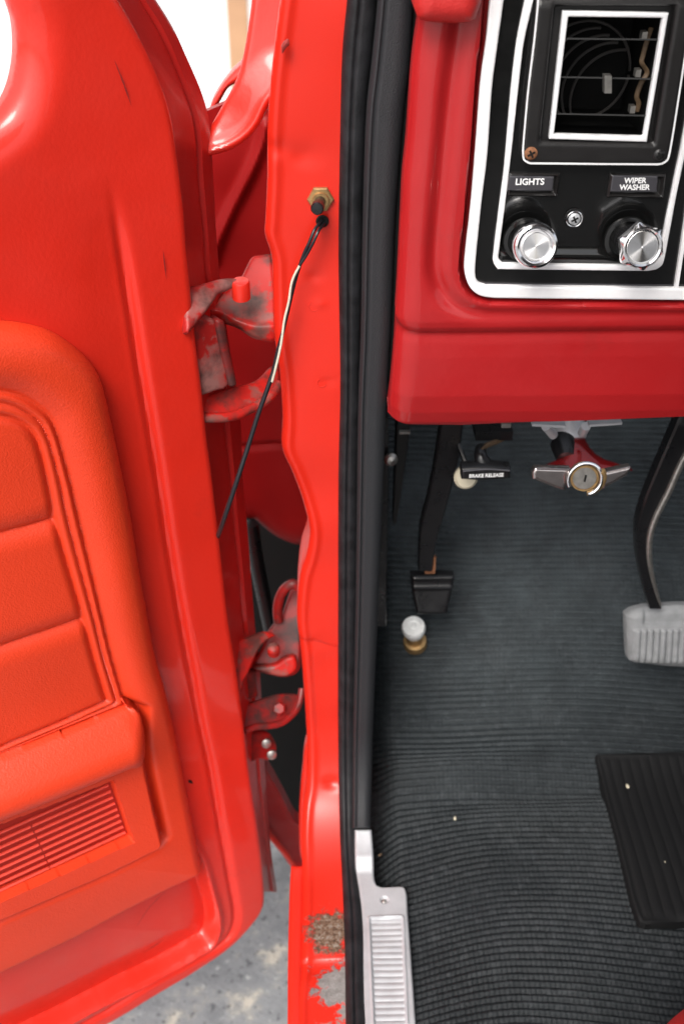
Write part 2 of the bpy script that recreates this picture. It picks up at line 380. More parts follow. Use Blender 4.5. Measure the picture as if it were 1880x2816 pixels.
# ------------------------------------------------------------------ setting
GZ = -.52
V = [(x, y, GZ) for x, y in ((-60, -60), (60, -60), (60, 60), (-60, 60))]
tag(link('asphalt_ground', V, [[0, 1, 2, 3]], M['asphalt'], smooth=False), 'rough grey asphalt with pale stones below the open door', kind='structure')
wall = link('white_backdrop_wall', *boxgeo((-3, 3.7, 1.2), (7, 0, 0), (0, .1, 0), (0, 0, 1.8)), M['wall'], smooth=False)  # added white backdrop for the overexposed brightness past the door
tag(wall, 'white wall added for the blown-out background behind the open door', 'wall')
pc = ptY(655, 60, 3.4)
post = link('wooden_post', *boxgeo((pc[0], 3.4, .98), (.028, 0, 0), (0, .03, 0), (0, 0, 1.5)), M['wood'], smooth=False)
tag(post, 'tan wooden post in front of the white backdrop wall', 'post')
# ------------------------------------------------------------------ truck
T = tag(empty('pickup_truck', (.75, .2, GZ)), 'red pickup truck with driver door open, black bezel dashboard and ribbed black floor', 'truck')
# ---- door
HA = R(59); D = np.array([math.sin(HA), math.cos(HA)])
DO = (-.10, .72)
door_sw = Sweep(DO, D, [(0, 1.25), (0, -.45)])
def dun(pts, h=0.0): return door_sw.uns(pts, h)
Aedge = spline(cv('c1', [(440, -200), (575, 0), (700, 220), (780, 400), (830, 560), (860, 750), (890, 1000), (905, 1200), (925, 1400)])+cv('c3', [(110, 830), (165, 1300), (210, 1700), (250, 2000)])
               + [(632, 1693), (653, 1834), (673, 1976), (685, 2089), (697, 2178), (714, 2284), (727, 2386), (732, 2472), (724, 2508), (704, 2539), (658, 2590), (602, 2636), (510, 2697), (408, 2756), (311, 2816), (150, 2905), (-200, 3080)], 5)
hole = spline(cv('c1', [(50, -200), (82, 0), (118, 120), (128, 260), (112, 390), (74, 500), (10, 580), (-120, 660), (-400, 780)]), 6)
left = [(-330, 470)]
shell_px = list(map(tuple, Aedge))+[(-330, 3150)]+[tuple(p_) for p_ in hole[::-1]][:]
shell_px = [p_ for p_ in shell_px]
shellP = dun(shell_px)
groove = dun(spline([(300, 470), (322, 600), (341, 700), (356, 790), (371, 886), (389, 1006), (416, 1163), (438, 1297), (465, 1476), (487, 1610), (510, 1744), (534, 1870), (556, 1993), (582, 2115), (602, 2233), (622, 2345), (643, 2462), (652, 2520), (640, 2570), (595, 2612), (520, 2655), (400, 2720), (245, 2816), (0, 2930)], 4))
lowp = dun(spline([(520, 2300), (561, 2365), (587, 2452), (603, 2513), (605, 2560), (587, 2600), (536, 2634), (449, 2685), (327, 2746), (194, 2814), (0, 2905), (-300, 3060)], 4).tolist()+[(-300, 2400)])
rs_ = np.random.default_rng(3)
def bumps(X, Y, amp, scale, n_=10, seed=1):
    r_ = np.random.default_rng(seed); o = np.zeros(X.shape)
    for _ in range(n_):
        k = r_.normal(size=2)*scale; o += np.sin(X*k[0]+Y*k[1]+r_.uniform(0, 6.28))
    return o*amp/math.sqrt(n_)
dA = dun(Aedge)
holeP = dun(hole)
def h_shell(X, Y, sd):
    d = -sd
    h = -.006*(1-rnd(d, .006))
    dh, _, _ = segdist(X, Y, holeP, False); h -= .020*(1-rnd(dh, .028))
    g, gx, gy = segdist(X, Y, groove, False)
    fade = sst(Y, groove[0, 1], groove[0, 1]+.08)
    sgn = X-gx
    h += fade*(-.0050*np.exp(-(g/.0040)**2)-.0035*sst(-sgn, -.004, .010)*np.exp(-(g/.03)**2))
    sl_ = sdf(X, Y, lowp); h += -(.004+.018*np.exp(-np.maximum(-sl_, 0)/.06))*sst(-sl_, .001, .009)+.0030*np.exp(-(sl_/.0040)**2)
    h += bumps(X, Y, .0005, 18, 8, 3)
    return h
door = relief('door', M['paint'], door_sw, shellP, h_shell, .0016, .008, T)
# hinge face of the door: strip between the inner edge and the outer skin edge
Bedge = spline(cv('c1', [(600, -200), (740, 0), (820, 130), (880, 260), (950, 420), (990, 550), (1005, 680), (1015, 850), (1025, 1050), (1040, 1250), (1047, 1330)])+[(620, 900), (645, 1060), (659, 1164), (665, 1323), (677, 1450), (697, 1709), (708, 1800), (715, 1907), (722, 2050), (730, 2180), (742, 2340), (757, 2440), (758, 2455)], 5)
Ae = spline(cv('c1', [(440, -200), (575, 0), (700, 220), (780, 400), (830, 560), (860, 750), (890, 1000), (905, 1200), (925, 1400)])+cv('c3', [(110, 830), (165, 1300), (210, 1700), (250, 2000)])
               + [(632, 1693), (653, 1834), (673, 1976), (685, 2089), (697, 2178), (714, 2284), (727, 2386), (732, 2468)], 5)
def resamp(P, n_, key=1):
    P = np.asarray(P, float); L = np.concatenate([[0], np.cumsum(np.hypot(*np.diff(P, axis=0).T))]); u = np.linspace(0, L[-1], n_)
    return np.stack([np.interp(u, L, P[:, k]) for k in range(P.shape[1])], 1)
def atrow(P, rows):
    P = np.asarray(P); return np.stack([np.interp(rows, P[:, 1], P[:, 0]), rows], 1)
rows = np.linspace(-110, 2452, 170)
Ar, Br = atrow(Ae, rows), atrow(Bedge, rows)
def d3(pts, h): 
    q = dun(pts, h); return door_sw.pos(q[:, 0], q[:, 1], h)
A3 = d3(Ar-np.array([8, 0]), -.0105); B3 = d3(Br, -.055); B4 = d3(Br+np.array([3, 0]), -.062)
rowsn = len(rows); cols = 22; V = []; F = []
seamt = .62
tt_ = [0, .08, .2, .35, .5, .57, .60, .62, .64, .67, .75, .9, .97, 1.0]
nrm_strip = np.cross(B3[60]-A3[60], A3[70]-A3[60]); nrm_strip /= np.linalg.norm(nrm_strip)
if nrm_strip@(CAM-A3[60]) < 0: nrm_strip = -nrm_strip
for i in range(rowsn):
    for q in tt_:
        off = -.0035 if abs(q-.62) < .005 else (-.001 if abs(q-.62) < .03 else 0)
        if q > .65: off += .0018
        if q == 1.0: off = -.001
        wob = .0012*math.sin(i*.35)*math.sin(q*5+i*.05)
        p_ = A3[i]*(1-q)+B3[i]*q+nrm_strip*(off+wob*q*(1-q)*2); V.append(p_)
    V.append(B4[i]); V.append(B4[i]+(A3[i]-B3[i])*.8)
nc = len(tt_)+2
F = [[i*nc+k, i*nc+k+1, (i+1)*nc+k+1, (i+1)*nc+k] for i in range(rowsn-1) for k in range(nc-1)]
M['shaded_edge_paint'] = paint('shaded_edge_paint', (.44, .012, .009), coat=.3)  # body red darkened: shade on the hinge face put into the colour
relief_edge = link('door_edge', V, F, M['shaded_edge_paint'], door, sharp=50)
# dark seam sealer line
tube('seam', M['flat_black'], [V[i*nc+7]+nrm_strip*.0014 for i in range(0, int(rowsn*.37), 2)], .0007, door, seg=6)
# outer skin (seen at bottom corner and through sun side)
# ---- trim panel
out_px = spline(cv('c6', [(-700, 60), (-300, 62), (0, 72), (150, 88), (300, 130), (430, 210), (530, 300), (600, 405), (640, 540), (690, 760), (740, 1000), (790, 1250), (840, 1560), (890, 1840), (940, 2100)])+cv('c7', [(875, 60), (930, 300), (990, 600), (1030, 800), (1062, 960)]), 5).tolist() + \
    spline(cv('c7', [(1068, 985), (1076, 1030), (1040, 1065)]), 4).tolist()+cv('c7', [(900, 1130), (700, 1230), (400, 1390), (150, 1510), (0, 1580), (-500, 1830)])
trimP = dun(out_px, .001)
O_px = spline([(-300, 1060), (-120, 1062), (0, 1078), (54, 1091), (103, 1118), (143, 1154), (165, 1203), (179, 1252), (203, 1342), (223, 1431), (250, 1545), (286, 1699), (313, 1811), (336, 1890), (349, 1938)], 5).tolist()+[(352, 1944), (0, 2085), (-300, 2205)]
OP = dun(O_px, .018)
I_px = spline([(-300, 1125), (-120, 1125), (0, 1141), (45, 1154), (80, 1176), (103, 1208), (118, 1252), (134, 1319), (156, 1431), (188, 1550), (232, 1699), (259, 1802), (286, 1893), (296, 1925)], 5).tolist()+[(298, 1929), (153, 1993), (0, 2057), (-300, 2175)]
IP = dun(I_px, .014)
g1 = dun([(-300, 1560), (0, 1473), (80, 1452), (170, 1425)], .014); g2 = dun([(-300, 1890), (0, 1783), (232, 1704), (260, 1695)], .014)
K_px = [(393, 1960), (400, 2060), (408, 2115), (434, 2233), (455, 2318), (439, 2335), (306, 2401), (153, 2467), (0, 2534), (-300, 2670), (-300, 2215), (0, 2090), (128, 2042), (230, 2000), (352, 1952)]
KP = dun(K_px, .022)
AR_px = [(352, 1950), (378, 1962), (396, 1978), (400, 2010), (396, 2060), (375, 2100), (330, 2120), (286, 2140), (150, 2196), (0, 2253), (-300, 2375), (-300, 2205), (0, 2085), (128, 2039), (230, 1996)]
ARP = np.vstack([dun([(352, 1948), (378, 1962), (396, 1978), (400, 2010), (396, 2060), (375, 2100), (330, 2120), (286, 2140), (0, 2253), (-300, 2375)], .030), dun([(-300, 2206), (0, 2086), (352, 1945)], .018)])
G_px = [(286, 2143), (306, 2134), (362, 2306), (180, 2386), (0, 2465), (-300, 2600), (-300, 2375), (0, 2253)]
GP = dun(G_px, .020)
ar_top = dun([(352, 1945), (0, 2086), (-300, 2206)], .018); ar_bot = dun([(350, 2115), (286, 2140), (0, 2253), (-300, 2375)], .030)
ar_rgt = dun(spline([(352, 1945), (380, 1955), (398, 1985), (402, 2040), (400, 2120)], 4), .030)
def h_trim(X, Y, sd):
    d = -sd
    h = .013*rnd(d, .012)
    sO = sdf(X, Y, OP); sI = sdf(X, Y, IP); sK = sdf(X, Y, KP); sA = sdf(X, Y, ARP); sG = sdf(X, Y, GP)
    dm_ = np.minimum(d, np.where(sO > 0, sO, 0)+.001); tt = np.clip(d/(d+np.maximum(sO, 0)+1e-6), 0, 1)
    h += .009*np.sin(math.pi*np.clip(tt, 0, 1))**.8*(sO > 0)*sst(Y, -1e9, -1e8)
    dO = -sO; dI = -sI
    t_ = np.clip(dO/(dO+np.maximum(sI, 0)+1e-6), 0, 1)
    piping = .0135+.0032*np.abs(np.sin(t_*math.pi*2))**.8-.0012*t_
    rec = piping
    pd = np.minimum(segdist(X, Y, g1, False)[0], segdist(X, Y, g2, False)[0])
    pil = .0065+.0095*rnd(dI, .008)*rnd(pd, .020)
    bl = sst(sI, -.0028, .0004); rec = rec*bl+pil*(1-bl)
    h = np.where(sO < 0, h+(rec-h)*sst(dO, 0, .0035), h)
    # stitches
    # armrest block
    val = .010*np.exp(-(sK/.005)**2)*(sO > 0)*(sA > 0)
    h = h-val
    kk = .026+.0*sK
    inK = (sK < 0)&(sO > -.001)
    h = np.where(inK, h*(1-sst(-sK, 0, .006))+kk*sst(-sK, 0, .006)+0*h, h)
    d1, _, _ = segdist(X, Y, ar_top, False); d2, _, _ = segdist(X, Y, ar_bot, False); d3_, _, _ = segdist(X, Y, ar_rgt, False)
    ta = np.clip(d1/(d1+d2+1e-6), 0, 1)
    fa = np.where(ta < .6, np.sin(ta/.6*math.pi/2)**.8, np.sqrt(np.maximum(0, 1-((ta-.6)/.4)**2)))
    arm = .019+.026*fa*rnd(d3_, .018)
    h = np.where((sA < 0), np.maximum(np.minimum(h, .022), arm), h)
    h = np.where((sG < 0)&(sA > 0), .026-.019*rnd(-sG, .004), h)
    h = np.where((sG < 0)&(sA <= 0), h-.019*sst(-sG, 0, .003), h)
    h += bumps(X, Y, .0004, 25, 8, 5)*sst(d, .002, .01)
    return h
trim = relief('trim_panel', M['vinyl'], door_sw, trimP, h_trim, .0011, .004, door, sharp=60)
# stitching along the piping
st = []
SP = resamp(dun(spline([(-60, 1108), (0, 1112), (50, 1124), (92, 1147), (124, 1182), (143, 1235), (160, 1300), (190, 1431), (222, 1560), (260, 1699), (288, 1811), (318, 1905), (326, 1935)], 6), .0165), 150)
for i in range(len(SP)-1):
    a_, b_ = SP[i], SP[i]*.45+SP[i+1]*.55
    st.append(tubegeo(door_sw.pos(np.array([a_[0], (a_[0]+b_[0])/2, b_[0]]), np.array([a_[1], (a_[1]+b_[1])/2, b_[1]]), np.array([.0126, .0136, .0126])), .00045, seg=6))
V, F = join(st); link('stitching', V, F, M['vinyl'], door)
# speaker grille slats
M['slot'] = basic('slot_shade_red', (.42, .018, .008), .6)  # dark red for an added sheet that stands in for shade between slats
relief('slot_shade_sheet', M['slot'], door_sw, dun([(290, 2150), (303, 2145), (356, 2303), (180, 2380), (0, 2458), (-290, 2590), (-290, 2375), (0, 2262)], .0118), lambda X, Y, sd: .0118+0*X, .004, .002, door)
sl_geo = []; nsl = 9
M['grille'] = basic('red_grille_plastic', (.74, .07, .045), .2, coat=1.0, var=.04)
right = dun([(300, 2155), (352, 2300)], .016); 
for k in range(nsl):
    f_ = (k+.2)/nsl; a1 = right[0, 0]+(right[1, 0]-right[0, 0])*f_; s1 = right[0, 1]+(right[1, 1]-right[0, 1])*f_
    for (aa, bb) in ((a1-.30, a1-.0730), (a1-.0719, a1-.001)) if k in (1, 2, 3, 4, 5, 6, 7, 8) else ((a1-.30, a1-.001),):
        xs = np.linspace(aa, bb, 8); sl_geo.append(tubegeo(door_sw.pos(xs, np.full(8, s1), .0158), .00155, seg=12, upv=(0, 0, 1), flat=.75))
V, F = join(sl_geo); link('speaker_grille', V, F, M['grille'], door)
# chips and scratches on the door paint
def scratch(k, pts, wd, mat, sw, h, parent, name='scratch'):
    P = sw.uns(cv(k, pts), h); P = resamp(P, 12); n_ = len(P); V = []; F = []
    t_ = np.gradient(P, axis=0); t_ /= np.linalg.norm(t_, axis=1)[:, None]; nn = np.stack([-t_[:, 1], t_[:, 0]], 1)
    for i in range(n_):
        w_ = wd*math.sin(math.pi*(i+.3)/(n_-.4))*(.7+.5*rng.random())
        for s_ in (-1, 1):
            q = P[i]+nn[i]*w_*s_; V.append(sw.pos(q[0], q[1], h))
    F = [[2*i, 2*i+1, 2*i+3, 2*i+2] for i in range(n_-1)]
    return link(name, V, F, mat, parent, smooth=False)
M['scuff'] = basic('dark_scuff', (.22, .012, .01), .7); M['chip'] = basic('paint_chip', (.3, .03, .025), .6)
scratch('c1', [(548, 285), (590, 390), (632, 510)], .0005, M['scuff'], door_sw, .0010, door)
scratch('c1', [(782, 1195), (788, 1255), (798, 1340)], .0004, M['scuff'], door_sw, .0010, door)
scratch('c7', [(1015, 578), (1040, 598)], .0016, M['flat_black'], door_sw, -.0012, door, 'chip')
scratch('c7', [(770, 1510), (830, 1475), (885, 1435)], .0006, M['scuff'], door_sw, -.0045, door)
scratch('c7', [(735, 1370), (800, 1270), (900, 1170)], .0004, M['scuff'], door_sw, -.0045, door)
# ---- pillar and sill
def fillet(pts, n_=10):
    out = []
    for p_ in pts: out.append(p_)
    return out
ang = np.linspace(0, math.pi/2, 60); rr = .11
prof = [(.75, 1.3), (.75, .5), (.75, .2)]+[(.75-rr*(1-math.cos(a_)), .11-rr*math.sin(a_)) for a_ in ang]+[(.5, 0), (.2, 0), (-.4, 0)]
pil_sw = Sweep((0, 0), (1, 0), prof)
L_px = cv('c1', [(1365, -200), (1340, 0), (1310, 250), (1290, 450), (1280, 650), (1280, 850)])+cv('c3', [(635, 0), (630, 130), (680, 300), (690, 500), (700, 870), (740, 1150), (760, 1400), (765, 1550), (757, 1700), (775, 1800), (830, 1920), (880, 2050), (930, 2200)])+\
    cv('c4', [(620, 30), (600, 200), (560, 330), (540, 480), (535, 640), (560, 850), (580, 1100), (600, 1400), (605, 1550), (600, 1750), (575, 1900), (565, 2100)])+[(831, 2400), (829, 2612), (816, 2727), (814, 2816), (808, 3000)]
Lc = spline(L_px, 4)
pill_poly = pil_sw.uns(Lc.tolist()+[(1000, 3000), (1000, 1400), (1010, -120)])
PL = pil_sw.uns(Lc)
def h_pil(X, Y, sd):
    dl, lx, ly = segdist(X, Y, PL, False)
    h = -.006*(1-rnd(dl, .006))+.0015*np.exp(-((dl-.006)/.003)**2)
    h += bumps(X, Y, .0008, 40, 10, 8)
    for (px, py, r_, am) in ((750, 410, .006, -.002), (830, 430, .008, -.0015), (900, 1050, .004, -.0008), (880, 835, .0035, .0007), (865, 760, .004, -.001), (915, 2155, .006, -.003), (860, 1770, .008, -.0015), (880, 2650, .012, -.003)):
        a_, s_ = pil_sw.un(px, py); h += am*np.exp(-(((X-a_)/(r_*1.5))**2+((Y-s_)/r_)**2))
    # step where the sill panel laps over
    a_, s_ = pil_sw.un(870, 2640); h += -.003*sst(Y, s_-.002+.05*(X-a_)*0, s_+.001)
    a_, s_ = pil_sw.un(870, 1765); h += -.0012*sst(Y-(X-a_)*.35, s_-.002, s_+.002)
    return h
# sill paint material: chips located on the sill
m, t, b, p = SILL
pA = pil_sw.pos(*pil_sw.un(908, 2560)); pB = pil_sw.pos(*pil_sw.un(930, 2700)); pC = pil_sw.pos(*pil_sw.un(950, 2770)); pD = pil_sw.pos(*pil_sw.un(880, 2520))
base = mix(t, ramp(t, noise(t, p, 5, 4), [(.3, (0, 0, 0)), (.7, (1, 1, 1))]), tuple(x*.95 for x in RED), tuple(x*1.05 for x in RED))
m1 = blob(t, p, tuple(pA), .052, 100, .06); m2 = blob(t, p, tuple(pB), .066, 75, .090); m3 = blob(t, p, tuple(pC), .056, 75, .08)
rustc = ramp(t, noise(t, p, 260, 6, .7), [(.35, (.05, .025, .015)), (.5, (.17, .10, .06)), (.65, (.30, .27, .23))])
greyc = ramp(t, noise(t, p, 150, 5, .7), [(.35, (.20, .19, .18)), (.65, (.30, .29, .28))])
c = mix(t, m2, base, greyc); c = mix(t, m3, c, greyc); c = mix(t, m1, c, rustc)
t.links.new(c, b.inputs['Base Color']); b.inputs['Coat Weight'].default_value = .0
mxm = N(t, 'ShaderNodeMath', operation='MAXIMUM'); t.links.new(m1, mxm.inputs[0]); t.links.new(m2, mxm.inputs[1])
mrr = N(t, 'ShaderNodeMapRange'); t.links.new(mxm.outputs[0], mrr.inputs[0]); mrr.inputs[3].default_value = .30; mrr.inputs[4].default_value = .8
t.links.new(mrr.outputs[0], b.inputs['Roughness'])
hb = N(t, 'ShaderNodeMath', operation='MULTIPLY'); t.links.new(noise(t, p, 300, 6, .7), hb.inputs[0]); t.links.new(mxm.outputs[0], hb.inputs[1])
bump(t, b, hb.outputs[0], .8, .002)
pillar = relief('door_pillar', M['sill_paint'], pil_sw, pill_poly, h_pil, .0017, .05, T)
rock = pil_sw.uns(spline([(800, 2376), (797, 2420), (794, 2500), (791, 2650), (790, 2816), (786, 3000)], 4).tolist()+[(835, 3000), (835, 2816), (835, 2700), (838, 2500), (838, 2376)], -.004)
relief('rocker_panel', M['paint'], pil_sw, rock, lambda X, Y, sd: -.004-.006*(1-rnd(-sd, .006)), .0015, .12, T)
# door switch
ctr = pil_sw.pos(*pil_sw.un(881, 546)); 
sw_ = lathe('door_switch', M['brass'], [(.0, -.002), (.0094, -.002), (.0094, .0025), (.0085, .0035), (.006, .0036), (.0055, .006), (.0, .006)], ctr, (0, -1, 0), T, hexa=[0, 1, 1, 1, 0, 0, 0], seg=48)
lathe('plunger', M['pedal_black'], [(.0, 0), (.0036, 0), (.0036, .013), (.0044, .0132), (.0044, .020), (.0036, .0212), (.0, .0214)], ctr+np.array([0, -.004, 0]), (-.12, -1, .06), sw_)
# paint blister
tube('paint_chip', M['chip'], [ptY(792, 108, .744), ptY(788, 118, .743), ptY(779, 130, .743), ptY(776, 146, .744)], [.0008, .0022, .0016, .0004], pillar, seg=8)
for (qx, qy) in ((884, 1052), (862, 842)):
    a_, s_ = pil_sw.un(qx, qy); th = np.linspace(.3, 4.2, 14)
    tube('spot_weld', M['paint'], pil_sw.pos(a_+.0035*np.cos(th), s_+.0035*np.sin(th), .0006), .00045, pillar, seg=6)
# grommet and wires
hc = ptY(886, 607, .7475)
lathe('wire_hole', M['flat_black'], [(.0, .0), (.0042, .0), (.0046, .0012), (.0036, .0016), (.0, .0004)], hc, (0, -1, 0), pillar, seg=24)
wp = [(886, 607, .747), (866, 630, .738), (851, 665, .735), (833, 705, .736), (815, 760, .738), (800, 820, .738), (786, 880, .738), (768, 950, .736), (753, 1016, .733), (735, 1070, .73), (710, 1140, .727), (681, 1232, .722), (645, 1342, .715), (610, 1445, .718), (585, 1510, .755)]
W3 = spline([ptY(*q) for q in wp], 8)
k1 = len(W3)*6//14
cable = tube('door_cable', M['wire_black'], W3, np.interp(np.arange(len(W3)), [0, k1, k1+12, len(W3)], [.0012, .0012, .0017, .0021]), T, seg=12)
off = spline([(5, 0, 0), (9, 3, 0), (8, 2, 0), (3, 2, 0), (-5, 0, 0), (-7, 0, 0), (-6, 0, 0), (3, 0, 0), (5, 0, 0)], 7)
wp2 = [(890+4, 612, .747), (876, 634, .737), (862, 665, .734), (843, 700, .735), (824, 730, .735), (803, 774, .735), (794, 830, .734), (782, 880, .733), (772, 950, .731), (757, 1016, .729), (748, 1050, .729)]
Wq = spline([ptY(*q) for q in wp2], 8)
tube('wire', M['wire_black'], Wq[:len(Wq)*4//10+1], .0011, cable, seg=10)
tube('wire', M['wire_white'], Wq[len(Wq)*4//10:], .0009, cable, seg=10)
# ---- weatherstrip
def band(name, mat, lft, rgt, h0, H, parent, profs=None, sw=pil_sw, nu=34, ns=420, skirt=.006):
    Ls, Rs = sw.uns(spline(lft, 6), h0), sw.uns(spline(rgt, 6), h0)
    sv = np.linspace(max(Ls[0, 1], Rs[0, 1]), min(Ls[-1, 1], Rs[-1, 1]), ns)
    u = (1-np.cos(np.linspace(0, math.pi, nu)))/2; U, Y = np.meshgrid(u, sv)
    l_ = np.interp(Y, Ls[:, 1], Ls[:, 0]); r_ = np.interp(Y, Rs[:, 1], Rs[:, 0]); X = l_+(r_-l_)*U; Hh = h0+H*profs(U, Y)
    P = sw.pos(X, Y, Hh); P0 = sw.pos(X[:, :1], Y[:, :1], Hh[:, :1]-skirt); P1 = sw.pos(X[:, -1:], Y[:, -1:], Hh[:, -1:]-skirt*2)
    P = np.concatenate([P0, P, P1], 1); nc = nu+2; idx = np.arange(nc*ns).reshape(ns, nc)
    F = np.stack([idx[:-1, :-1], idx[1:, :-1], idx[1:, 1:], idx[:-1, 1:]], -1).reshape(-1, 4).tolist()
    F += [idx[-1].tolist(), idx[0][::-1].tolist()]
    return link(name, P.reshape(-1, 3), F, mat, parent, sharp=60)
lw = [(958, -120), (953, 0), (940, 150), (934, 400), (930, 700), (935, 1050), (930, 1300), (929, 1700), (929, 2040), (933, 2280), (940, 2420), (944, 2520), (948, 2640), (950, 2816), (953, 3000)]
mid = [(1046, -120), (1036, 0), (1020, 168), (1006, 300), (1000, 480), (996, 700), (992, 900), (988, 1100), (984, 1400), (982, 1700), (979, 2000), (979, 2280), (982, 2360), (990, 2450), (1002, 2536), (1006, 2727), (1010, 2816), (1016, 3000)]
def pf1(u, Y):
    r_ = np.sqrt(np.maximum(0, 1-(2*np.minimum(u, 1)-1)**2)); return .25+.75*r_-.18*np.exp(-((u-.42)/.06)**2)+.05*np.sin(Y*45)*np.sin(Y*19)
ws = band('weatherstrip', M['rubber'], lw, mid, -.001, .011, T, profs=pf1)
mid2 = [(1046, -120), (1037, 0), (1020, 168), (1006, 300), (999, 480), (994, 700), (991, 900), (984, 1100), (980, 1400), (976, 1700), (970, 2000), (968, 2283)]
rw = [(1140, -120), (1131, 0), (1122, 168), (1108, 280), (1094, 449), (1082, 617), (1076, 800), (1070, 920), (1060, 1100), (1052, 1300), (1044, 1500), (1034, 1750), (1024, 2000), (1018, 2283)]
def pf2(u, Y):
    return .35+.65*np.minimum(rnd(u, .22), rnd(1-u, .45))-.16*np.exp(-((u-.2)/.05)**2)
band('windlace', M['rubber2'], mid2, rw, .004, .016, ws, profs=pf2)
# ---- sill plate
plate_px = spline([(975, 2283), (975, 2350), (978, 2400), (987, 2451), (994, 2536), (998, 2727), (1002, 2816), (1008, 3000)], 5).tolist()+[(1152, 3000), (1144, 2816), (1121, 2500)]+spline([(1119, 2460), (1114, 2442), (1104, 2435)], 4).tolist()+[(1050, 2437)]+spline([(1036, 2432), (1029, 2410), (1026, 2350), (1021, 2283)], 5).tolist()
SPh = .008
sp_poly = pil_sw.uns(plate_px, SPh)
inset = pil_sw.uns([(1014, 2526), (1018, 2522), (1103, 2519), (1108, 2526), (1120, 2816), (1128, 3000), (1034, 3000), (1027, 2816)], SPh)
screwp = pil_sw.un(1056, 2474, SPh)
s_rib0 = inset[:, 1].min()
def h_sp(X, Y, sd):
    h = SPh-.004*(1-rnd(-sd, .0025)); si = sdf(X, Y, inset); d = -si
    h += .0012*np.exp(-((si)/.0012)**2)
    rib = .0008*np.abs(np.sin((Y-s_rib0)*math.pi/.0058))
    h += np.where(si < 0, (-.0022+rib)*sst(d, 0, .0015), 0)
    q = np.hypot(X-screwp[0], Y-screwp[1]); h -= .003*(1-sst(q, .0018, .0042))
    nk = sst(Y, sp_poly[0, 1]+.028, sp_poly[0, 1]+.048); h += .006*(1-nk)
    h += bumps(X, Y, .00025, 80, 8, 12)
    return h
splate = relief('sill_plate', M['alu'], pil_sw, sp_poly, h_sp, .0007, .006, T)
lathe('screw', M['steel'], [(0, 0), (.0022, 0), (.0024, .0006), (.0012, .0013), (0, .0014)], pil_sw.pos(screwp[0], screwp[1], SPh-.0028), pil_sw.n3(screwp[1]), splate, seg=20)
# ---- floor covering
fp = spline([(.3, -.004), (.5, -.004), (.66, -.004), (.76, 0), (.81, .022), (.86, .075), (.95, .165), (1.05, .26), (1.12, .33), (1.17, .41), (1.19, .52), (1.195, .56)], 10)[::-1]
flo_sw = Sweep((0, 0), (1, 0), [tuple(q) for q in fp]+[(0, -.004), (-.35, -.004)])
S0 = flo_sw.S[-1]
gx = np.concatenate([np.arange(.024, .50, .0028), np.arange(.52, 1.45, .04)]); gs = np.arange(.02, flo_sw.S[-1]-.55, .00085)
X, Y = np.meshgrid(gx, gs)
sb = flo_sw.un(1250, 2175)[1]; ab = flo_sw.un(1250, 2175)[0]
warp = .005*np.sin(X*9+1)+.003*np.sin(X*17+Y*5)+bumps(X, Y, .0009, 28, 14, 9)
edge = sst(.17-X, 0, .16)
warp += -.024*edge*sst(Y, sb-.02, sb+.12)
hh = .004*np.sin(X*14+Y*6)+.003*np.sin(Y*19-X*7)
cr = Y-(sb-.05*(X-ab)-.10*sst(X, ab, ab+.2)*0)
hh += .017*np.exp(-((cr+.030)/.032)**2)*np.exp(-((X-ab-.02)/.10)**2)-.009*np.exp(-((cr-.012)/.014)**2)*np.exp(-((X-ab-.08)/.13)**2)
hh -= .022*(1-sst(X, .040, .075))
hh -= .016*np.exp(-((cr+.07)/.035)**2)*np.exp(-((X-ab+.005)/.055)**2)
hh += .0022*bumps(X, Y, 1, 22, 10, 44)
ph = (Y+warp)/.0066
rib = np.abs(np.sin(math.pi*ph)); rib = rib**.8
amp = .0027*(1+.4*bumps(X, Y, 1, 30, 12, 2))*np.clip(1, .3, 1.4)
H = hh+rib*np.clip(amp, .001, .0038)+bumps(X, np.floor(ph)*.0066*9, .0002, 900, 8, 4)
Pn = flo_sw.pos(X, Y, H).reshape(-1, 3); nx = len(gx); ny = len(gs); idx = np.arange(nx*ny).reshape(ny, nx)
F = np.stack([idx[:-1, :-1], idx[1:, :-1], idx[1:, 1:], idx[:-1, 1:]], -1).reshape(-1, 4)
floor = link('floor_covering', Pn, F.tolist(), M['mat'], T, sharp=180)
# loose mat
def LM(px, py): return flo_sw.un(px, py, .012)
lm_px = [(1640, 2074), (2250, 2050), (2300, 2520), (1880, 2531), (1790, 2539)]+spline([(1775, 2540), (1758, 2533), (1748, 2516)], 4).tolist()+[(1732, 2470), (1688, 2294), (1646, 2121), (1636, 2082)]
lmP = np.array([LM(*q) for q in lm_px])
e_b, e_t = LM(1758, 2500), LM(1650, 2100); e2_ = LM(2280, 2500), LM(2240, 2080)
def h_lm(X, Y, sd):
    d = -sd; u = (Y-e_t[1])/(e_b[1]-e_t[1]); l_ = e_t[0]+(e_b[0]-e_t[0])*u
    r = .0014*np.abs(np.sin(math.pi*(X-l_)/.0105))**.5
    h = .006+.003*rnd(d, .002)+r*sst(d, .006, .008)-.0008*sst(d, .003, .0045)
    return h+.004*np.sin(X*14+Y*6)+.003*np.sin(Y*19-X*7)+.003
loose = relief('rubber_mat', M['mat2'], flo_sw, lmP, h_lm, .004, .012, None, resx=.0009)
tag(loose, 'loose black rubber mat with lengthwise grooves lying on the ribbed floor', 'mat')
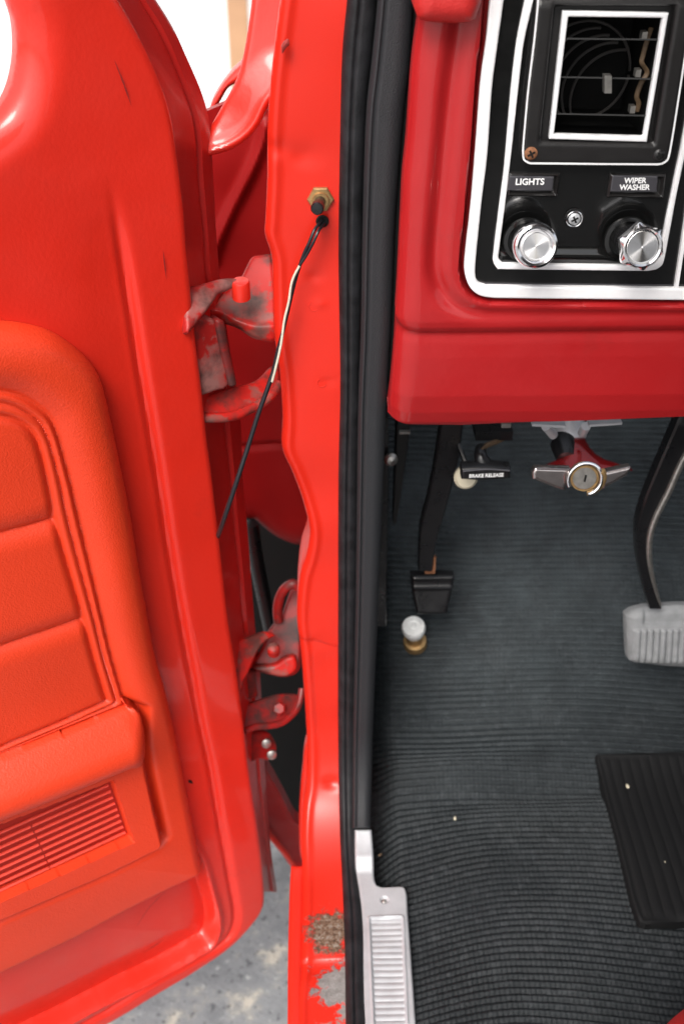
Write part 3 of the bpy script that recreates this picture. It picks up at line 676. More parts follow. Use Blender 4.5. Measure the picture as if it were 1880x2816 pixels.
# crumbs
def crumb(name, px, py, h, r, mat, label, sq=(1.6, .8, .5)):
    a_, s_ = flo_sw.un(px, py, h); c_ = flo_sw.pos(a_, s_, h); bm = bmesh.new(); bmesh.ops.create_icosphere(bm, subdivisions=2, radius=r)
    an = rng.random()*2+.5
    V = []
    for v_ in bm.verts:
        q = np.array(v_.co)*sq*(1+.25*rng.normal()*.5); V.append(c_+np.array([q[0]*math.cos(an)-q[1]*math.sin(an), q[0]*math.sin(an)+q[1]*math.cos(an), q[2]]))
    bm.verts.index_update(); F = [[v_.index for v_ in f_.verts] for f_ in bm.faces]; bm.free()
    return tag(link(name, V, F, mat), label, 'debris', 'crumbs on the cab floor')
crumb('crumb', 1724, 2162, .022, .0018, M['cream'], 'pale yellow crumb on the loose grooved rubber mat')
crumb('crumb', 1250, 2250, .012, .0016, M['cream'], 'cream crumb on the ribbed floor, left of the loose mat')
crumb('crumb', 1044, 2351, .012, .0014, M['tan'], 'tiny tan crumb on the ribbed floor beside the aluminium strip')
crumb('crumb', 1827, 2370, .02, .0007, M['cream'], 'tiny pale speck on the loose rubber mat, lower right')
# kick panel
link('dark_gap_plate', *boxgeo(ptY(1110, 520, .745)+np.array([0, 0, .15]), (.014, 0, 0), (0, .004, 0), (0, 0, .30)), M['flat_black'], T, smooth=False)  # added black plate standing in for the dark gap beside the dash
link('firewall', *boxgeo((.8, 1.23, .6), (.8, 0, 0), (0, .01, 0), (0, 0, .5)), M['flat_black'], T, smooth=False)
link('kick_panel', *boxgeo((.022, 1.0, .35), (.006, 0, 0), (0, .22, 0), (0, 0, .36)), M['flat_black'], T, smooth=False)
# ---- dash
DY = .70
zc = ptY(1400, 918, DY)[2]; zb = ptY(1400, 1171, DY+.020)[2]
dprof = [(DY, 1.3), (DY, .8), (DY, zc+.016), (DY+.0004, zc+.009), (DY+.0018, zc+.004), (DY+.0042, zc+.0005), (DY+.0068, zc-.0015), (DY+.0072, zc-.004), (DY+.0066, zc-.010), (DY+.0068, zc-.022), (DY+.0095, zb+.032), (DY+.0135, zb+.016), (DY+.018, zb+.005), (DY+.022, zb), (DY+.030, zb-.001)]
dsw = Sweep((0, 0), (1, 0), dprof)
fsw = wallY(DY)        # flat reference of the dash face
dl = cv('c2', [(330, -200), (290, 0), (270, 120), (240, 350), (215, 700), (195, 900), (185, 1100), (170, 1400), (160, 1568)])+[(1089, 923), (1079, 1055), (1066, 1172)]
bot = [(1066, 1177), (1267, 1169), (1468, 1159), (1880, 1146), (2900, 1120)]
DL = dsw.uns(spline(dl, 5))
bez_px = spline(cv('c2', [(640, -250), (603, 0), (585, 200), (560, 400), (538, 700), (512, 1000), (484, 1250), (482, 1340), (502, 1410), (550, 1458), (630, 1474)]), 5).tolist()+cv('c2', [(1568, 1484), (3400, 1500), (3400, -250)])
BZ = dsw.uns(bez_px)
chan = dsw.uns(spline(cv('c2', [(520, -200), (490, 0), (466, 150), (430, 400), (398, 700), (372, 1000), (352, 1250), (362, 1380), (430, 1500), (560, 1560), (800, 1575), (1568, 1570), (3000, 1570)]), 5))
def h_dash(X, Y, sd):
    dL, _, _ = segdist(X, Y, DL, False)
    h = -.016*(1-rnd(dL, .018))
    sB = sdf(X, Y, BZ)
    c_, cx, cyy = segdist(X, Y, chan, False)
    # surface between channel and bezel dips, with a rolled rim at the bezel
    up = sst(Y, DL[0, 1]+.10, DL[0, 1]+.3)
    vert = sst(chan[60, 1]-Y, 0, .03)
    h += -.0055*np.exp(-(c_/.0055)**2)*vert
    h += -.002*np.exp(-((sB-.010)/.008)**2)*(1-vert)
    h += .0022*np.exp(-((sB-.004)/.003)**2)*(1-vert)
    h += np.where(sB < .0025, -.018*sst(.0025-sB, 0, .004), 0)
    return h+bumps(X, Y, .0003, 25, 8, 21)
dashP = dsw.uns(spline(dl, 5).tolist()+bot+[(2900, -150)])
cut = dsw.uns(cv('c2', [(935, 30), (1530, 32), (1420, 705), (865, 695)]), -.018)
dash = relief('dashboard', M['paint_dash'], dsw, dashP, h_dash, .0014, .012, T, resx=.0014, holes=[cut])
# dash pad above
pad_px = spline(cv('c2', [(235, -150), (245, 0), (258, 70), (290, 112), (400, 126), (530, 120), (562, 78), (585, 0), (610, -150)]), 6)
psw = wallY(DY-.02); relief('dash_pad', M['pad'], psw, psw.uns(pad_px), lambda X, Y, sd: -.012*(1-rnd(-sd, .012)), .0012, .03, T)
M['slat'] = basic('vent_slat_grey', (.04, .04, .04), .35)
# ---- instrument bezel
ip = empty('instrument_panel', ptY(1600, 500, DY+.004), T)
def face(name, mat, px, h, parent, hf=None, holes=(), res=.0012, side=.004, sharp=40):
    P = fsw.uns(px, h); Hs = [fsw.uns(q, h) for q in holes]
    f = (lambda X, Y, sd: h+hf(X, Y, sd)) if hf else (lambda X, Y, sd: np.full(X.shape, h))
    return relief(name, mat, fsw, P, f, res, side, parent, holes=Hs, sharp=sharp)
tr_o = spline(cv('c2', [(650, -200), (618, 0), (600, 200), (573, 400), (550, 700), (525, 1000), (497, 1250), (495, 1340), (520, 1410), (570, 1450), (640, 1462)]), 5).tolist()+cv('c2', [(1568, 1472), (3300, 1485)])
tr_i = spline(cv('c2', [(710, -200), (684, 0), (650, 250), (625, 450), (605, 750), (575, 1000), (550, 1250), (545, 1340), (558, 1385), (600, 1402)]), 5).tolist()+cv('c2', [(1568, 1415), (3300, 1425)])
face('trim_strip', M['silver'], tr_o+tr_i[::-1], .001, ip, lambda X, Y, sd: -.001*(1-rnd(-sd, .0012)), res=.0008)
# black face
vent_px = cv('c2', [(975, 55), (1492, 65), (1385, 697), (907, 682)])
bf = tr_o[:-1]+cv('c2', [(3300, 1485), (3300, -200)])
hs_px = spline(cv('c2', [(868, -200), (850, 0), (830, 200), (800, 450), (776, 720)]), 4).tolist()+spline(cv('c2', [(775, 745), (780, 785), (812, 805)]), 4).tolist()+cv('c2', [(1120, 808), (1440, 810)])+spline(cv('c2', [(1462, 806), (1490, 785), (1503, 740)]), 4).tolist()+cv('c2', [(1520, 640), (1568, 330), (1650, -200)])
s2o = spline(cv('c2', [(825, -200), (790, 0), (750, 200), (720, 450), (690, 800), (665, 1000), (637, 1230), (634, 1285), (655, 1320)]), 5).tolist()+cv('c2', [(800, 1322), (1390, 1329)])+spline(cv('c2', [(1430, 1322), (1462, 1298), (1476, 1250)]), 4).tolist()+cv('c2', [(1530, 960), (1568, 780), (1720, 0)])
s2i = spline(cv('c2', [(860, -200), (830, 0), (785, 200), (760, 400), (722, 750), (692, 1000), (662, 1230), (660, 1268), (680, 1291)]), 5).tolist()+cv('c2', [(800, 1295), (1380, 1302)])+spline(cv('c2', [(1415, 1298), (1438, 1275), (1449, 1230)]), 4).tolist()+cv('c2', [(1510, 930), (1545, 760), (1690, 0)])
S2O = fsw.uns(s2o+cv('c2', [(1740, -200)]), .0)
dimples = [fsw.un(*q) for q in cv('c2', [(790, 1170), (1300, 1160)])]; dscr = fsw.un(*cv('c2', [(1030, 1072)])[0])
def h_black(X, Y, sd):
    s_ = sdf(X, Y, S2O)
    h = .0018*sst(-s_, .0, .0015)*0
    for a_, s0 in dimples:
        q = np.hypot(X-a_, Y-s0); h += -.003*(1-sst(q, .010, .022))
    q = np.hypot(X-dscr[0], Y-dscr[1]); h += -.0012*(1-sst(q, .0045, .006))
    # rolled lower lip inside second stripe
    h += .002*np.exp(-((s_+.010)/.004)**2)*sst(Y, dscr[1]+.015, dscr[1]+.03)
    return h
recess_px = cv('c2', [(935, 30), (1530, 32), (1420, 705), (865, 695)])
bface = face('face_plate', M['gloss_black'], bf, -.003, ip, h_black, holes=[recess_px], res=.0012)
face('trim_strip', M['silver'], s2o+s2i[::-1], .0, ip, lambda X, Y, sd: -.0008*(1-rnd(-sd, .0008)), res=.0007, side=.003)
face('trim_strip', M['silver'], cv('c2', [(1520, 1416), (1538, 1416), (1600, 1010), (1580, 1010)]), .0, ip, res=.0007, side=.003)
face('groove_line', M['plate'], cv('c2', [(590, 1386), (1516, 1396), (1517, 1400), (592, 1391)]), -.0024, ip, res=.0006, side=.001)
# vent housing
vent = empty('air_vent', ptY(1660, 220, DY-.004), T)
thin_i = fsw.uns(hs_px, .005)
hs_t = fsw.un(1700, 17, .005)[1]
def h_hs(X, Y, sd): return -.003*(1-rnd(-sd, .0025))-.012*sst(hs_t-Y, -.001, .016)
hs_o = face('housing', M['satin_black'], hs_px, .005, vent, h_hs, holes=[recess_px], res=.0011, side=.009)
hin = spline(cv('c2', [(872, -200), (858, 0), (838, 200), (808, 450), (785, 720)]), 4).tolist()+spline(cv('c2', [(784, 740), (789, 778), (816, 794)]), 4).tolist()+cv('c2', [(1120, 797), (1438, 799)])+spline(cv('c2', [(1458, 795), (1482, 778), (1494, 738)]), 4).tolist()+cv('c2', [(1511, 640), (1559, 330), (1640, -200)])
face('trim_line', M['white_frame'], hs_px+hin[::-1], .0045, vent, res=.0006, side=.003)
# frame
fo = cv('c2', [(975, 55), (1492, 65), (1385, 697), (907, 682)]); fi = cv('c2', [(1000, 82), (1465, 88), (1370, 672), (930, 660)])
face('frame', M['white_frame'], fo, .004, vent, lambda X, Y, sd: -.0008*(1-rnd(-sd, .0008)), holes=[fi], res=.0006, side=.004)
# surround between the recess edge and the frame, and the deep duct box
face('surround', M['satin_black'], recess_px, -.003, vent, holes=[fo], res=.0012, side=.003)
P4 = fsw.uns(cv('c2', [(985, 70), (1478, 76), (1378, 685), (918, 670)]), 0)
bxs = [fsw.pos(a_, s_, 0) for a_, s_ in P4]; bk = [q+np.array([0, .07, 0]) for q in bxs]
link('duct', bxs+bk, [[0, 1, 5, 4], [1, 2, 6, 5], [2, 3, 7, 6], [3, 0, 4, 7], [4, 5, 6, 7]], M['flat_black'], vent, smooth=False)
for (l_, r_) in (((972, 185), (1440, 190)), ((955, 373), (1408, 383)), ((930, 553), (1380, 563))):
    (x1, y1), (x2, y2) = cv('c2', [l_, r_]); a_ = ptY(x1, y1, DY-.001); b_ = ptY(x2, y2, DY-.001); a_[0] -= .002
    dn = (a_+b_)/2-CAM; dn = dn/np.linalg.norm(dn)*.022; dn[0] = 0; V = [a_, b_, b_+dn, a_+dn]; V += [q+np.array([0, 0, -.0009]) for q in V]
    link('slat', V, [[0, 1, 2, 3], [7, 6, 5, 4], [0, 4, 5, 1], [1, 5, 6, 2], [2, 6, 7, 3], [3, 7, 4, 0]], M['slat'], vent, smooth=False)
q = ptY(*cv('c2', [(1190, 408)])[0], DY-.002)
link('lever', *boxgeo(q, (.0022, 0, 0), (0, .003, 0), (-.0007, 0, .0052)), M['steel'], vent, smooth=False)
lk = [ptY(*cv('e1', [c_])[0], y_) for c_, y_ in (((1330, 200), .715), ((1300, 290), .712), ((1270, 400), .712), ((1262, 450), .712), ((1300, 520), .713), ((1255, 600), .712), ((1225, 690), .712), ((1240, 740), .713), ((1225, 800), .714))]
tube('link_rod', M['tan'], spline(lk, 6), .0016, vent, seg=8, flat=.5)
for c_ in ((1230, 520), (1190, 780), (1275, 250)):
    link('link_clip', *boxgeo(ptY(*cv('e1', [c_])[0], .708), (.0016, 0, 0), (0, .003, 0), (0, 0, .0022)), M['steel'], vent, smooth=False)
rg = []
for k, (cx_, cy_, rr_) in enumerate(((900, 560, .031), (960, 610, .031), (1020, 660, .031), (1080, 710, .031), (840, 510, .031))):
    c3 = ptY(*cv('e1', [(cx_, cy_)])[0], .755); th = np.linspace(1.5 if k < 4 else 0, 4.3 if k < 4 else 6.2, 40)
    rg.append(tubegeo([c3+np.array([rr_*math.cos(a_), 0, rr_*math.sin(a_)]) for a_ in th], .0010, seg=6))
M['ring'] = basic('hose_ring', (.055, .05, .048), .5)
V, F = join(rg); link('hose_rings', V, F, M['ring'], vent)
# screws
def screw(px, py, r, y, mat, parent, cup=None):
    c_ = ptY(px, py, y); ax = (0, -1, 0)
    geo = [lathegeo([(0, -.001), (r, -.001), (r, .0003), (r*.8, .0011), (r*.35, .0015), (0, .0015)], c_, ax, seg=28)]
    o = link('screw', *join(geo), mat, parent)
    cs = [boxgeo(c_+np.array([0, -.0013, 0]), (r*.55, 0, r*.3), (0, .0004, 0), (-r*.07, 0, r*.13)), boxgeo(c_+np.array([0, -.00135, 0]), (-r*.28, 0, r*.52), (0, .0004, 0), (r*.13, 0, r*.07))]
    for part_ in [0]:
        pass
    return o, cs
scs = []
for px, py, r, y, mt in ((1459, 422, .0041, DY-.0055, M['rusty']), (1811, 426, .0037, DY-.0055, M['satin_black']), (1578, 602, .0040, DY+.0035, M['alu'])):
    o, cs = screw(px, py, r, y, mt, vent if y < DY else ip)
    V, F = join(cs); me_ = o.data
    bm = bmesh.new(); bm.from_mesh(me_); me_.materials.append(M['flat_black']); base_n = WL[o]
    vs = [bm.verts.new(np.array(v_)-base_n) for v_ in V]
    for f_ in F: nf = bm.faces.new([vs[i] for i in f_]); nf.material_index = 1
    bm.to_mesh(me_); bm.free()
c_ = ptY(1578, 602, DY+.0035); th = np.linspace(0, 2*math.pi, 40)
tube('screw_cup', M['chrome'], [c_+np.array([.0052*math.cos(a_), -.0005, .0052*math.sin(a_)]) for a_ in th], .0006, ip, seg=8, cap=False)
# label plates
def labelplate(k, quad, inner, h):
    o = face('label_plate', M['satin_black'], cv(k, quad), -.001, ip, lambda X, Y, sd: .0016*np.exp(-((-sd-.0012)/.0008)**2)-.0012*sst(-sd, .0015, .003), res=.0006, side=.003)
    return face('label_window', M['plate'], cv(k, inner), .0008, ip, lambda X, Y, sd: -.0006*(1-rnd(-sd, .0006)), res=.0006, side=.003)
l1 = labelplate('c2', [(712, 848), (960, 848), (946, 963), (700, 960)], [(712, 862), (930, 866), (922, 936), (702, 934)], 0)
l2 = labelplate('c2', [(1205, 850), (1478, 853), (1464, 970), (1190, 966)], [(1216, 860), (1440, 863), (1434, 942), (1204, 940)], 0)
Xv, Zv = (1, 0, 0), (0, 0, 1)
pxm = lambda n_, px=1500, py=500, y=DY: n_*np.linalg.norm(ptY(px+1, py, y)-ptY(px, py, y))
def fit(body, width):
    V, F = textgeo(body, 1.0); return width/(V[:, 0].max()-V[:, 0].min())
sz = fit('LIGHTS', pxm(77)); lettering('lettering', 'LIGHTS', sz, ptY(*cv('c2', [(812, 892)])[0], DY-.0012), Xv, Zv, l1, off=.00012)
sz2 = fit('WASHER', pxm(83)); lettering('lettering', 'WIPER', sz2, ptY(*cv('c2', [(1328, 886)])[0], DY-.0012), Xv, Zv, l2, off=.00012)
lettering('lettering', 'WASHER', sz2, ptY(*cv('c2', [(1325, 919)])[0], DY-.0012), Xv, Zv, l2, off=.00012)
# knobs
def knob(bx, by, cx_, cy_, Rk, Rd, hexk):
    b0 = ptY(bx, by, DY+.003); e0 = ptY(cx_, cy_, DY-.026); ax = e0-b0; L = np.linalg.norm(ax); ax /= L
    k_ = empty('control_knob', b0, T)
    lathe('collar', M['gloss_black'], [(0, 0), (.0150, 0), (.0155, .001), (.0150, .0022), (.0125, .0028), (.0122, .0015), (0, .0015)], b0, (0, -1, 0), k_)
    lathe('stem', M['pedal_black'], [(0, .001), (.0090, .001), (.0100, L*.3), (Rk*.80, L*.45), (Rk*.82, L-.004), (0, L-.004)], b0, ax, k_)
    if not hexk:
        pr = [(0, L-.006), (Rk*.84, L-.006), (Rk*.95, L-.005), (Rk, L-.003), (Rk*.99, L-.001), (Rk*.93, L+.0012), (Rk*.84, L+.002), (Rk*.74, L+.0015), (Rk*.68, L+.0004), (Rk*.64, L), (0, L)]
        lathe('bezel', M['chrome'], pr, b0, ax, k_, seg=64)
    else:
        pr = [(0, L-.006), (Rk*1.02, L-.006), (Rk*1.09, L-.005), (Rk*1.09, L-.001), (Rk*.90, L+.0014), (Rk*.84, L+.0018), (Rk*.76, L+.0006), (0, L)]
        lathe('bezel', M['chrome'], pr, b0, ax, k_, seg=72, hexa=[0, 1, 1, 1, 0, 0, 0, 0], up=(.35, 0, 1))
        rb = []
        a_ = np.cross(ax, (0, 0, 1)); a_ /= np.linalg.norm(a_); b2 = np.cross(a_, ax)
        for i in range(40):
            th = 2*math.pi*i/40; dd = math.cos(th)*a_+math.sin(th)*b2; c_ = b0+ax*(L*.70)+dd*Rk*.82
            rb.append(tubegeo([c_-ax*.006, c_+ax*.004], .0006, seg=6))
        V, F = join(rb); link('knurling', V, F, M['pedal_black'], k_)
    # turned disc
    rings = [(0, L+.0002)]+[(Rd*i/24, L+.0006+(.00008 if i % 2 else 0)) for i in range(1, 24)]+[(Rd, L+.0004), (Rd, L-.001)]
    rings = [(max(r_, 1e-5), h_) for r_, h_ in rings]
    lathe('disc', M['disc'], rings[::1], b0, ax, k_, seg=64)
    return k_
k1_ = knob(*cv('c2', [(792, 1172)])[0], *cv('c2', [(842, 1205)])[0], pxm(63, 1471, 676, DY-.026), pxm(38, 1471, 676, DY-.026), False)
k2_ = knob(*cv('c2', [(1285, 1168)])[0], *cv('c2', [(1362, 1210)])[0], pxm(62, 1471, 676, DY-.026), pxm(45, 1471, 676, DY-.026), True)
k1_['label'] = 'round chrome knob under the LIGHTS plate'; k2_['label'] = 'six sided chrome knob under the WIPER WASHER plate'
# ---- under dash
def arm(name, mat, left, right, y0, th, parent, y1=None):
    L_, R_ = resamp(spline(left, 5), 30), resamp(spline(right, 5), 30); V = []; y1 = y1 or y0
    for i in range(30):
        y = y0+(y1-y0)*i/29
        l_, r_ = ptY(*L_[i], y), ptY(*R_[i], y); m_ = (l_+r_)/2; e = (r_-l_)*.04
        for q in (l_+e*2, r_-e*2, r_+np.array([0, .0015, 0]), r_+np.array([0, th, 0]), l_+np.array([0, th, 0]), l_+np.array([0, .0015, 0])): V.append(q)
    F = [[i*6+k, i*6+(k+1) % 6, (i+1)*6+(k+1) % 6, (i+1)*6+k] for i in range(29) for k in range(6)]+[[0, 1, 2, 3, 4, 5], [29*6+k for k in range(6)]]
    return link(name, V, F, mat, parent, sharp=40)
pk = empty('parking_brake_pedal', ptY(1187, 1640, .85), T)
arm('arm', M['pedal_black'], cv('c5', [(415, 60), (400, 130), (375, 300), (340, 480), (305, 620), (296, 820)]), cv('c5', [(520, 60), (510, 130), (488, 290), (424, 540), (378, 700), (362, 820)]), .83, .012, pk)
link('rust_tab', *boxgeo(ptY(1182, 1552, .838), (.005, 0, 0), (0, .002, 0), (0, 0, .010)), M['rusty'], pk)
ysw = tilt(1640, .84, 20)
pp = ysw.uns(spline(cv('c5', [(262, 850), (275, 838), (450, 836), (468, 848), (462, 900), (438, 1005), (425, 1028), (300, 1028), (285, 1010), (268, 930)]), 3, True))
_s0 = ysw.un(1190, 1612)[1]
relief('pad', M['pedal_black'], ysw, pp, lambda X, Y, sd: -.004*(1-rnd(-sd, .004))+.0025*np.exp(-((Y-_s0+.009)/.003)**2)+.0022*np.exp(-((Y-_s0-.002)/.0015)**2), .001, .012, pk)
# headlamp dimmer switch on the toe board
dm = empty('dimmer_switch', flo_sw.pos(*flo_sw.un(1142, 1768, .01), .0), T)
bs_ = flo_sw.pos(*flo_sw.un(1142, 1766, .012), .006); tp_ = flo_sw.pos(*flo_sw.un(1136, 1721, .044), .044)
ax = tp_-bs_; L = np.linalg.norm(ax)
lathe('body', M['brass'], [(0, -.004), (.0125, -.004), (.0125, .004), (.0118, .006), (.0085, .0065), (.0080, L*.55), (0, L*.55)], bs_, ax, dm)
lathe('button', M['button'], [(0, L*.5), (.0085, L*.5), (.0100, L*.6), (.0122, L*.78), (.0124, L-.003), (.0112, L), (.0060, L+.0003), (.0052, L-.0008), (.0030, L-.0006), (.0024, L+.0004), (0, L+.0006)], bs_, ax, dm)
# side bracket and bolt by kick panel
brk = empty('kick_panel_bracket', ptY(1065, 1450, .86), T)
arm('bracket', M['pedal_black'], [(1040, 1150), (1040, 1350), (1036, 1550), (1030, 1722)], [(1068, 1150), (1068, 1350), (1064, 1550), (1062, 1722)], .82, .02, brk)
arm('bracket', M['satin_black'], [(1090, 1150), (1085, 1300), (1080, 1440)], [(1128, 1150), (1122, 1230), (1090, 1440)], .9, .02, brk)
lathe('bolt', M['steel'], [(0, 0), (.006, 0), (.006, .003), (.004, .005), (0, .006)], ptY(1073, 1262, .815), (.2, -1, .2), brk, seg=24)
link('clip', *boxgeo(ptY(1112, 1188, .885), (.005, 0, 0), (0, .002, 0), (0, 0, .0012)), M['steel'], brk)
# relay box, cream disc, brake release
rel = empty('relay_box', ptY(1353, 1185, .82), T)
a_ = ptY(1353, 1180, .82); link('case', *boxgeo(a_, (.016, 0, 0), (0, .012, 0), (0, 0, .0045)), M['pedal_black'], rel, smooth=False)
link('terminal', *boxgeo(ptY(1390, 1168, .795), (.004, 0, 0), (0, .002, 0), (0, 0, .002)), M['steel'], rel)
lathe('cream_knob', M['cream'], [(0, 0), (.0085, 0), (.0105, .002), (.0105, .006), (.008, .009), (0, .0095)], ptY(1278, 1308, .81), (0, -1, .25), T)
br = empty('brake_release_handle', ptY(1336, 1304, .775), T)
YB = .775
tube('rod', M['tan'], [ptY(1400, 1196, .82), ptY(1370, 1212, .81), ptY(1335, 1226, .80), ptY(1322, 1240, .79)], .0024, br, seg=8)
tube('cable', M['pedal_black'], [ptY(1250, 1180, .84), ptY(1262, 1230, .83), ptY(1280, 1275, .82), ptY(1290, 1296, .81)], .0024, br, seg=8)
tube('stem', M['pedal_black'], spline([ptY(1322, 1232, .80), ptY(1320, 1250, .79), ptY(1326, 1272, .787), ptY(1334, 1288, .786)], 5), np.interp(np.arange(16), [0, 6, 15], [.0048, .0058, .0095]), br, seg=16)
bsw = wallY(YB); bp = bsw.uns(spline(cv('e3', [(828, 528), (860, 512), (1080, 500), (1280, 515), (1298, 530), (1300, 608), (1285, 618), (1070, 640), (850, 628), (832, 615)]), 3, True))
sT = bsw.un(1336, 1292)[1]
hb_ = relief('handle', M['pedal_black'], bsw, bp, lambda X, Y, sd: -.003*(1-rnd(-sd, .0028))-.0022*np.exp(-((Y-sT)/.0012)**2)*0+.0012*sst(sT-Y, -.001, .001), .0008, .010, br)
lettering('lettering', 'BRAKE RELEASE', fit('BRAKE RELEASE', pxm(93, 1336, 1307, YB)), ptY(1336, 1308, YB-.0013), (1, 0, .03), (0, 0, 1.15), br, off=.00009)
hl = [ptY(*cv('e3', [c_])[0], YB-.0012) for c_ in ((842, 545), (950, 532), (1080, 524), (1200, 530), (1290, 538))]
tube('highlight_ridge', M['plate'], spline(hl, 4), .0009, br, seg=8)
# T handle with key lock
M['wing'] = basic('dull_chrome', (.50, .45, .44), .2, metal=.95, var=.1, vscale=150)
th_ = empty('locking_t_handle', ptY(1600, 1300, .755), T)
YT = .755
tube('neck_tube', M['pedal_black'], [ptY(1555, 1200, .80), ptY(1548, 1225, .785), ptY(1556, 1262, .77)], [.010, .011, .008], th_, seg=20)
lathe('collar', M['alu'], [(0, -.012), (.0125, -.012), (.0135, -.004), (.0135, .006), (.0122, .0075), (0, .0075)], ptY(1566, 1187, .80), (.12, -.6, -.8), th_, seg=32)
for (q1, q2) in (((1460, 1162), (1552, 1167)), ((1616, 1164), (1706, 1158))):
    a_, b_ = ptY(*q1, .74), ptY(*q2, .74); link('bracket', *boxgeo((a_+b_)/2, (b_-a_)/2, (0, .004, 0), (0, 0, .0010)), M['alu'], th_, smooth=False)
for k, (qa, qb) in enumerate((((1500, 1172), (1520, 1196)), ((1610, 1172), (1600, 1190)))):
    tube('bracket_leg', M['alu'], [ptY(*qa, .765), ptY(*qb, .775)], .004, th_, seg=10)
# wings: lofted body from neck flaring to a wide bar
def wingloft():
    secs = [  # centre px, py, y, half width px, half depth m, half height m
        (1570, 1196, .798, 34, .010, .006), (1577, 1212, .790, 33, .011, .007), (1585, 1232, .782, 36, .011, .008), (1592, 1250, .775, 46, .011, .008), (1597, 1264, .770, 66, .010, .007),
        (1600, 1276, .765, 100, .009, .006), (1600, 1288, .760, 134, .008, .005), (1600, 1296, .757, 138, .006, .004)]
    V = []; seg = 40
    for px, py, y, hw, hd, hh_ in secs:
        c_ = ptY(px, py, y); w_ = hw*np.linalg.norm(ptY(px+1, py, y)-c_)
        for k in range(seg):
            a_ = 2*math.pi*k/seg; x_ = math.cos(a_); z_ = math.sin(a_)
            n_ = 1.0; fl = 1-.55*abs(x_)**1.5*sst(np.array(hw*1.0), 40, 100)
            V.append(c_+np.array([w_*x_, 0, 0])+np.array([0, -.75, .45])*hd*z_*fl)
    F = [[i*seg+k, i*seg+(k+1) % seg, (i+1)*seg+(k+1) % seg, (i+1)*seg+k] for i in range(len(secs)-1) for k in range(seg)]+[list(range(seg)), [(len(secs)-1)*seg+k for k in range(seg)]]
    return V, F
link('grip', *wingloft(), M['redmetal'], th_, sharp=50)
tsw = tilt(1310, YT-.010, 12)
wl_px = cv('e4', [(222, 560), (245, 515), (590, 525), (560, 600), (530, 735), (440, 710), (330, 665), (225, 620)])
wr_px = cv('e4', [(905, 560), (1160, 500), (1165, 530), (1120, 590), (1000, 660), (925, 700), (900, 730), (880, 640)])
for wpx in (wl_px, wr_px):
    P = tsw.uns(wpx); relief('wing_face', M['wing'], tsw, P, lambda X, Y, sd: -.002*(1-rnd(-sd, .0025)), .0008, .008, th_)
lc = ptY(*cv('e4', [(718, 612)])[0], YT-.014)
lathe('lock_barrel', M['brass'], [(0, -.008), (.0118, -.008), (.0118, -.001), (.0112, .0006), (.0102, .0006), (.0098, -.0004), (0, -.0004)], lc, (-.08, -1, .18), th_, seg=40)
lathe('lock_face', M['steel'], [(0, -.002), (.0095, -.002), (.0095, .0002), (0, .0002)], lc, (-.08, -1, .18), th_, seg=40)
link('keyhole', *boxgeo(lc+np.array([.0003, -.0008, .0004]), (.0007, 0, 0), (0, .0006, 0), (.0002, 0, .0030)), M['flat_black'], th_, smooth=False)
rim = [lc+np.array([.0138*math.cos(a_), -.0012+.003*math.sin(a_), .0135*math.sin(a_)]) for a_ in np.linspace(-1.3, 3.6, 30)]
tube('lock_rim', M['chrome'], rim, .0016, th_, seg=10)
rim2 = [lc+np.array([.0125*math.cos(a_)+.003, .001, .0135*math.sin(a_)-.001]) for a_ in np.linspace(-1.5, .6, 14)]
tube('lock_skirt', M['brass'], rim2, .003, th_, seg=10)
# brake pedal
bp_ = empty('brake_pedal', ptY(1830, 1750, .80), T)
al = cv('c5', [(1560, 40), (1530, 120), (1440, 330), (1372, 500), (1342, 620), (1345, 760), (1372, 900), (1400, 1000)])
ar = cv('c5', [(1700, 60), (1640, 170), (1520, 400), (1440, 560), (1412, 660), (1412, 780), (1440, 900), (1470, 1000)])
arm('arm', M['pedal_black'], al, [(x-5, y) for x, y in ar], .79, .014, bp_)
e1_ = cv('c5', [(1700, 70), (1640, 180), (1568, 290), (1500, 440), (1440, 560), (1410, 660), (1410, 780), (1436, 900), (1462, 985)])
E3 = spline([ptY(x-4, y, .7885) for x, y in e1_], 5)
tube('pale_edge', M['steel'], E3, np.interp(np.arange(len(E3)), [0, len(E3)*.7, len(E3)], [.0032, .0028, .0008]), bp_, seg=10)  # thin steel tube along the arm's right edge, brighter than the arm
bsw2 = tilt(1760, .79, 22)
pad_px = spline(cv('c5', [(1296, 1060), (1300, 1035), (1345, 1010), (1450, 996), (1568, 990), (1700, 990), (1790, 1010), (1830, 1040), (1830, 1240), (1790, 1275), (1568, 1290), (1400, 1275), (1325, 1262), (1306, 1240), (1300, 1150)]), 4, True)
PP = bsw2.uns(pad_px); sr = bsw2.un(1800, 1728)[1]; se = bsw2.un(1800, 1826)[1]; ra = bsw2.un(1762, 1750)[0]
def h_bp(X, Y, sd):
    h = -.010*(1-rnd(-sd, .010)); inr = sst(Y, sr, sr+.003)*(1-sst(Y, se-.002, se+.002))*sst(X, ra-.010, ra-.006)
    h += -.0025*(1-sst(np.abs(Y-sr+.012), .006, .010))*sst(X, ra, ra+.004)
    return h+inr*.0028*np.abs(np.sin(math.pi*(X-ra)/.0062))**.7
relief('pad', M['grey_rubber'], bsw2, PP, h_bp, .0009, .010, bp_)
# red seat corner, bottom right
sc_px = spline([(2030, 2750), (1975, 2775), (1925, 2812), (1890, 2850), (1868, 2900), (1855, 3000), (2040, 3050)], 5, True)
ssw = Sweep((0, 0), (1, 0), [(.60, .30), (.30, .10)]); relief('seat_corner', M['pad'], ssw, ssw.uns(sc_px), lambda X, Y, sd: -.015*(1-rnd(-sd, .015)), .002, .05, T)
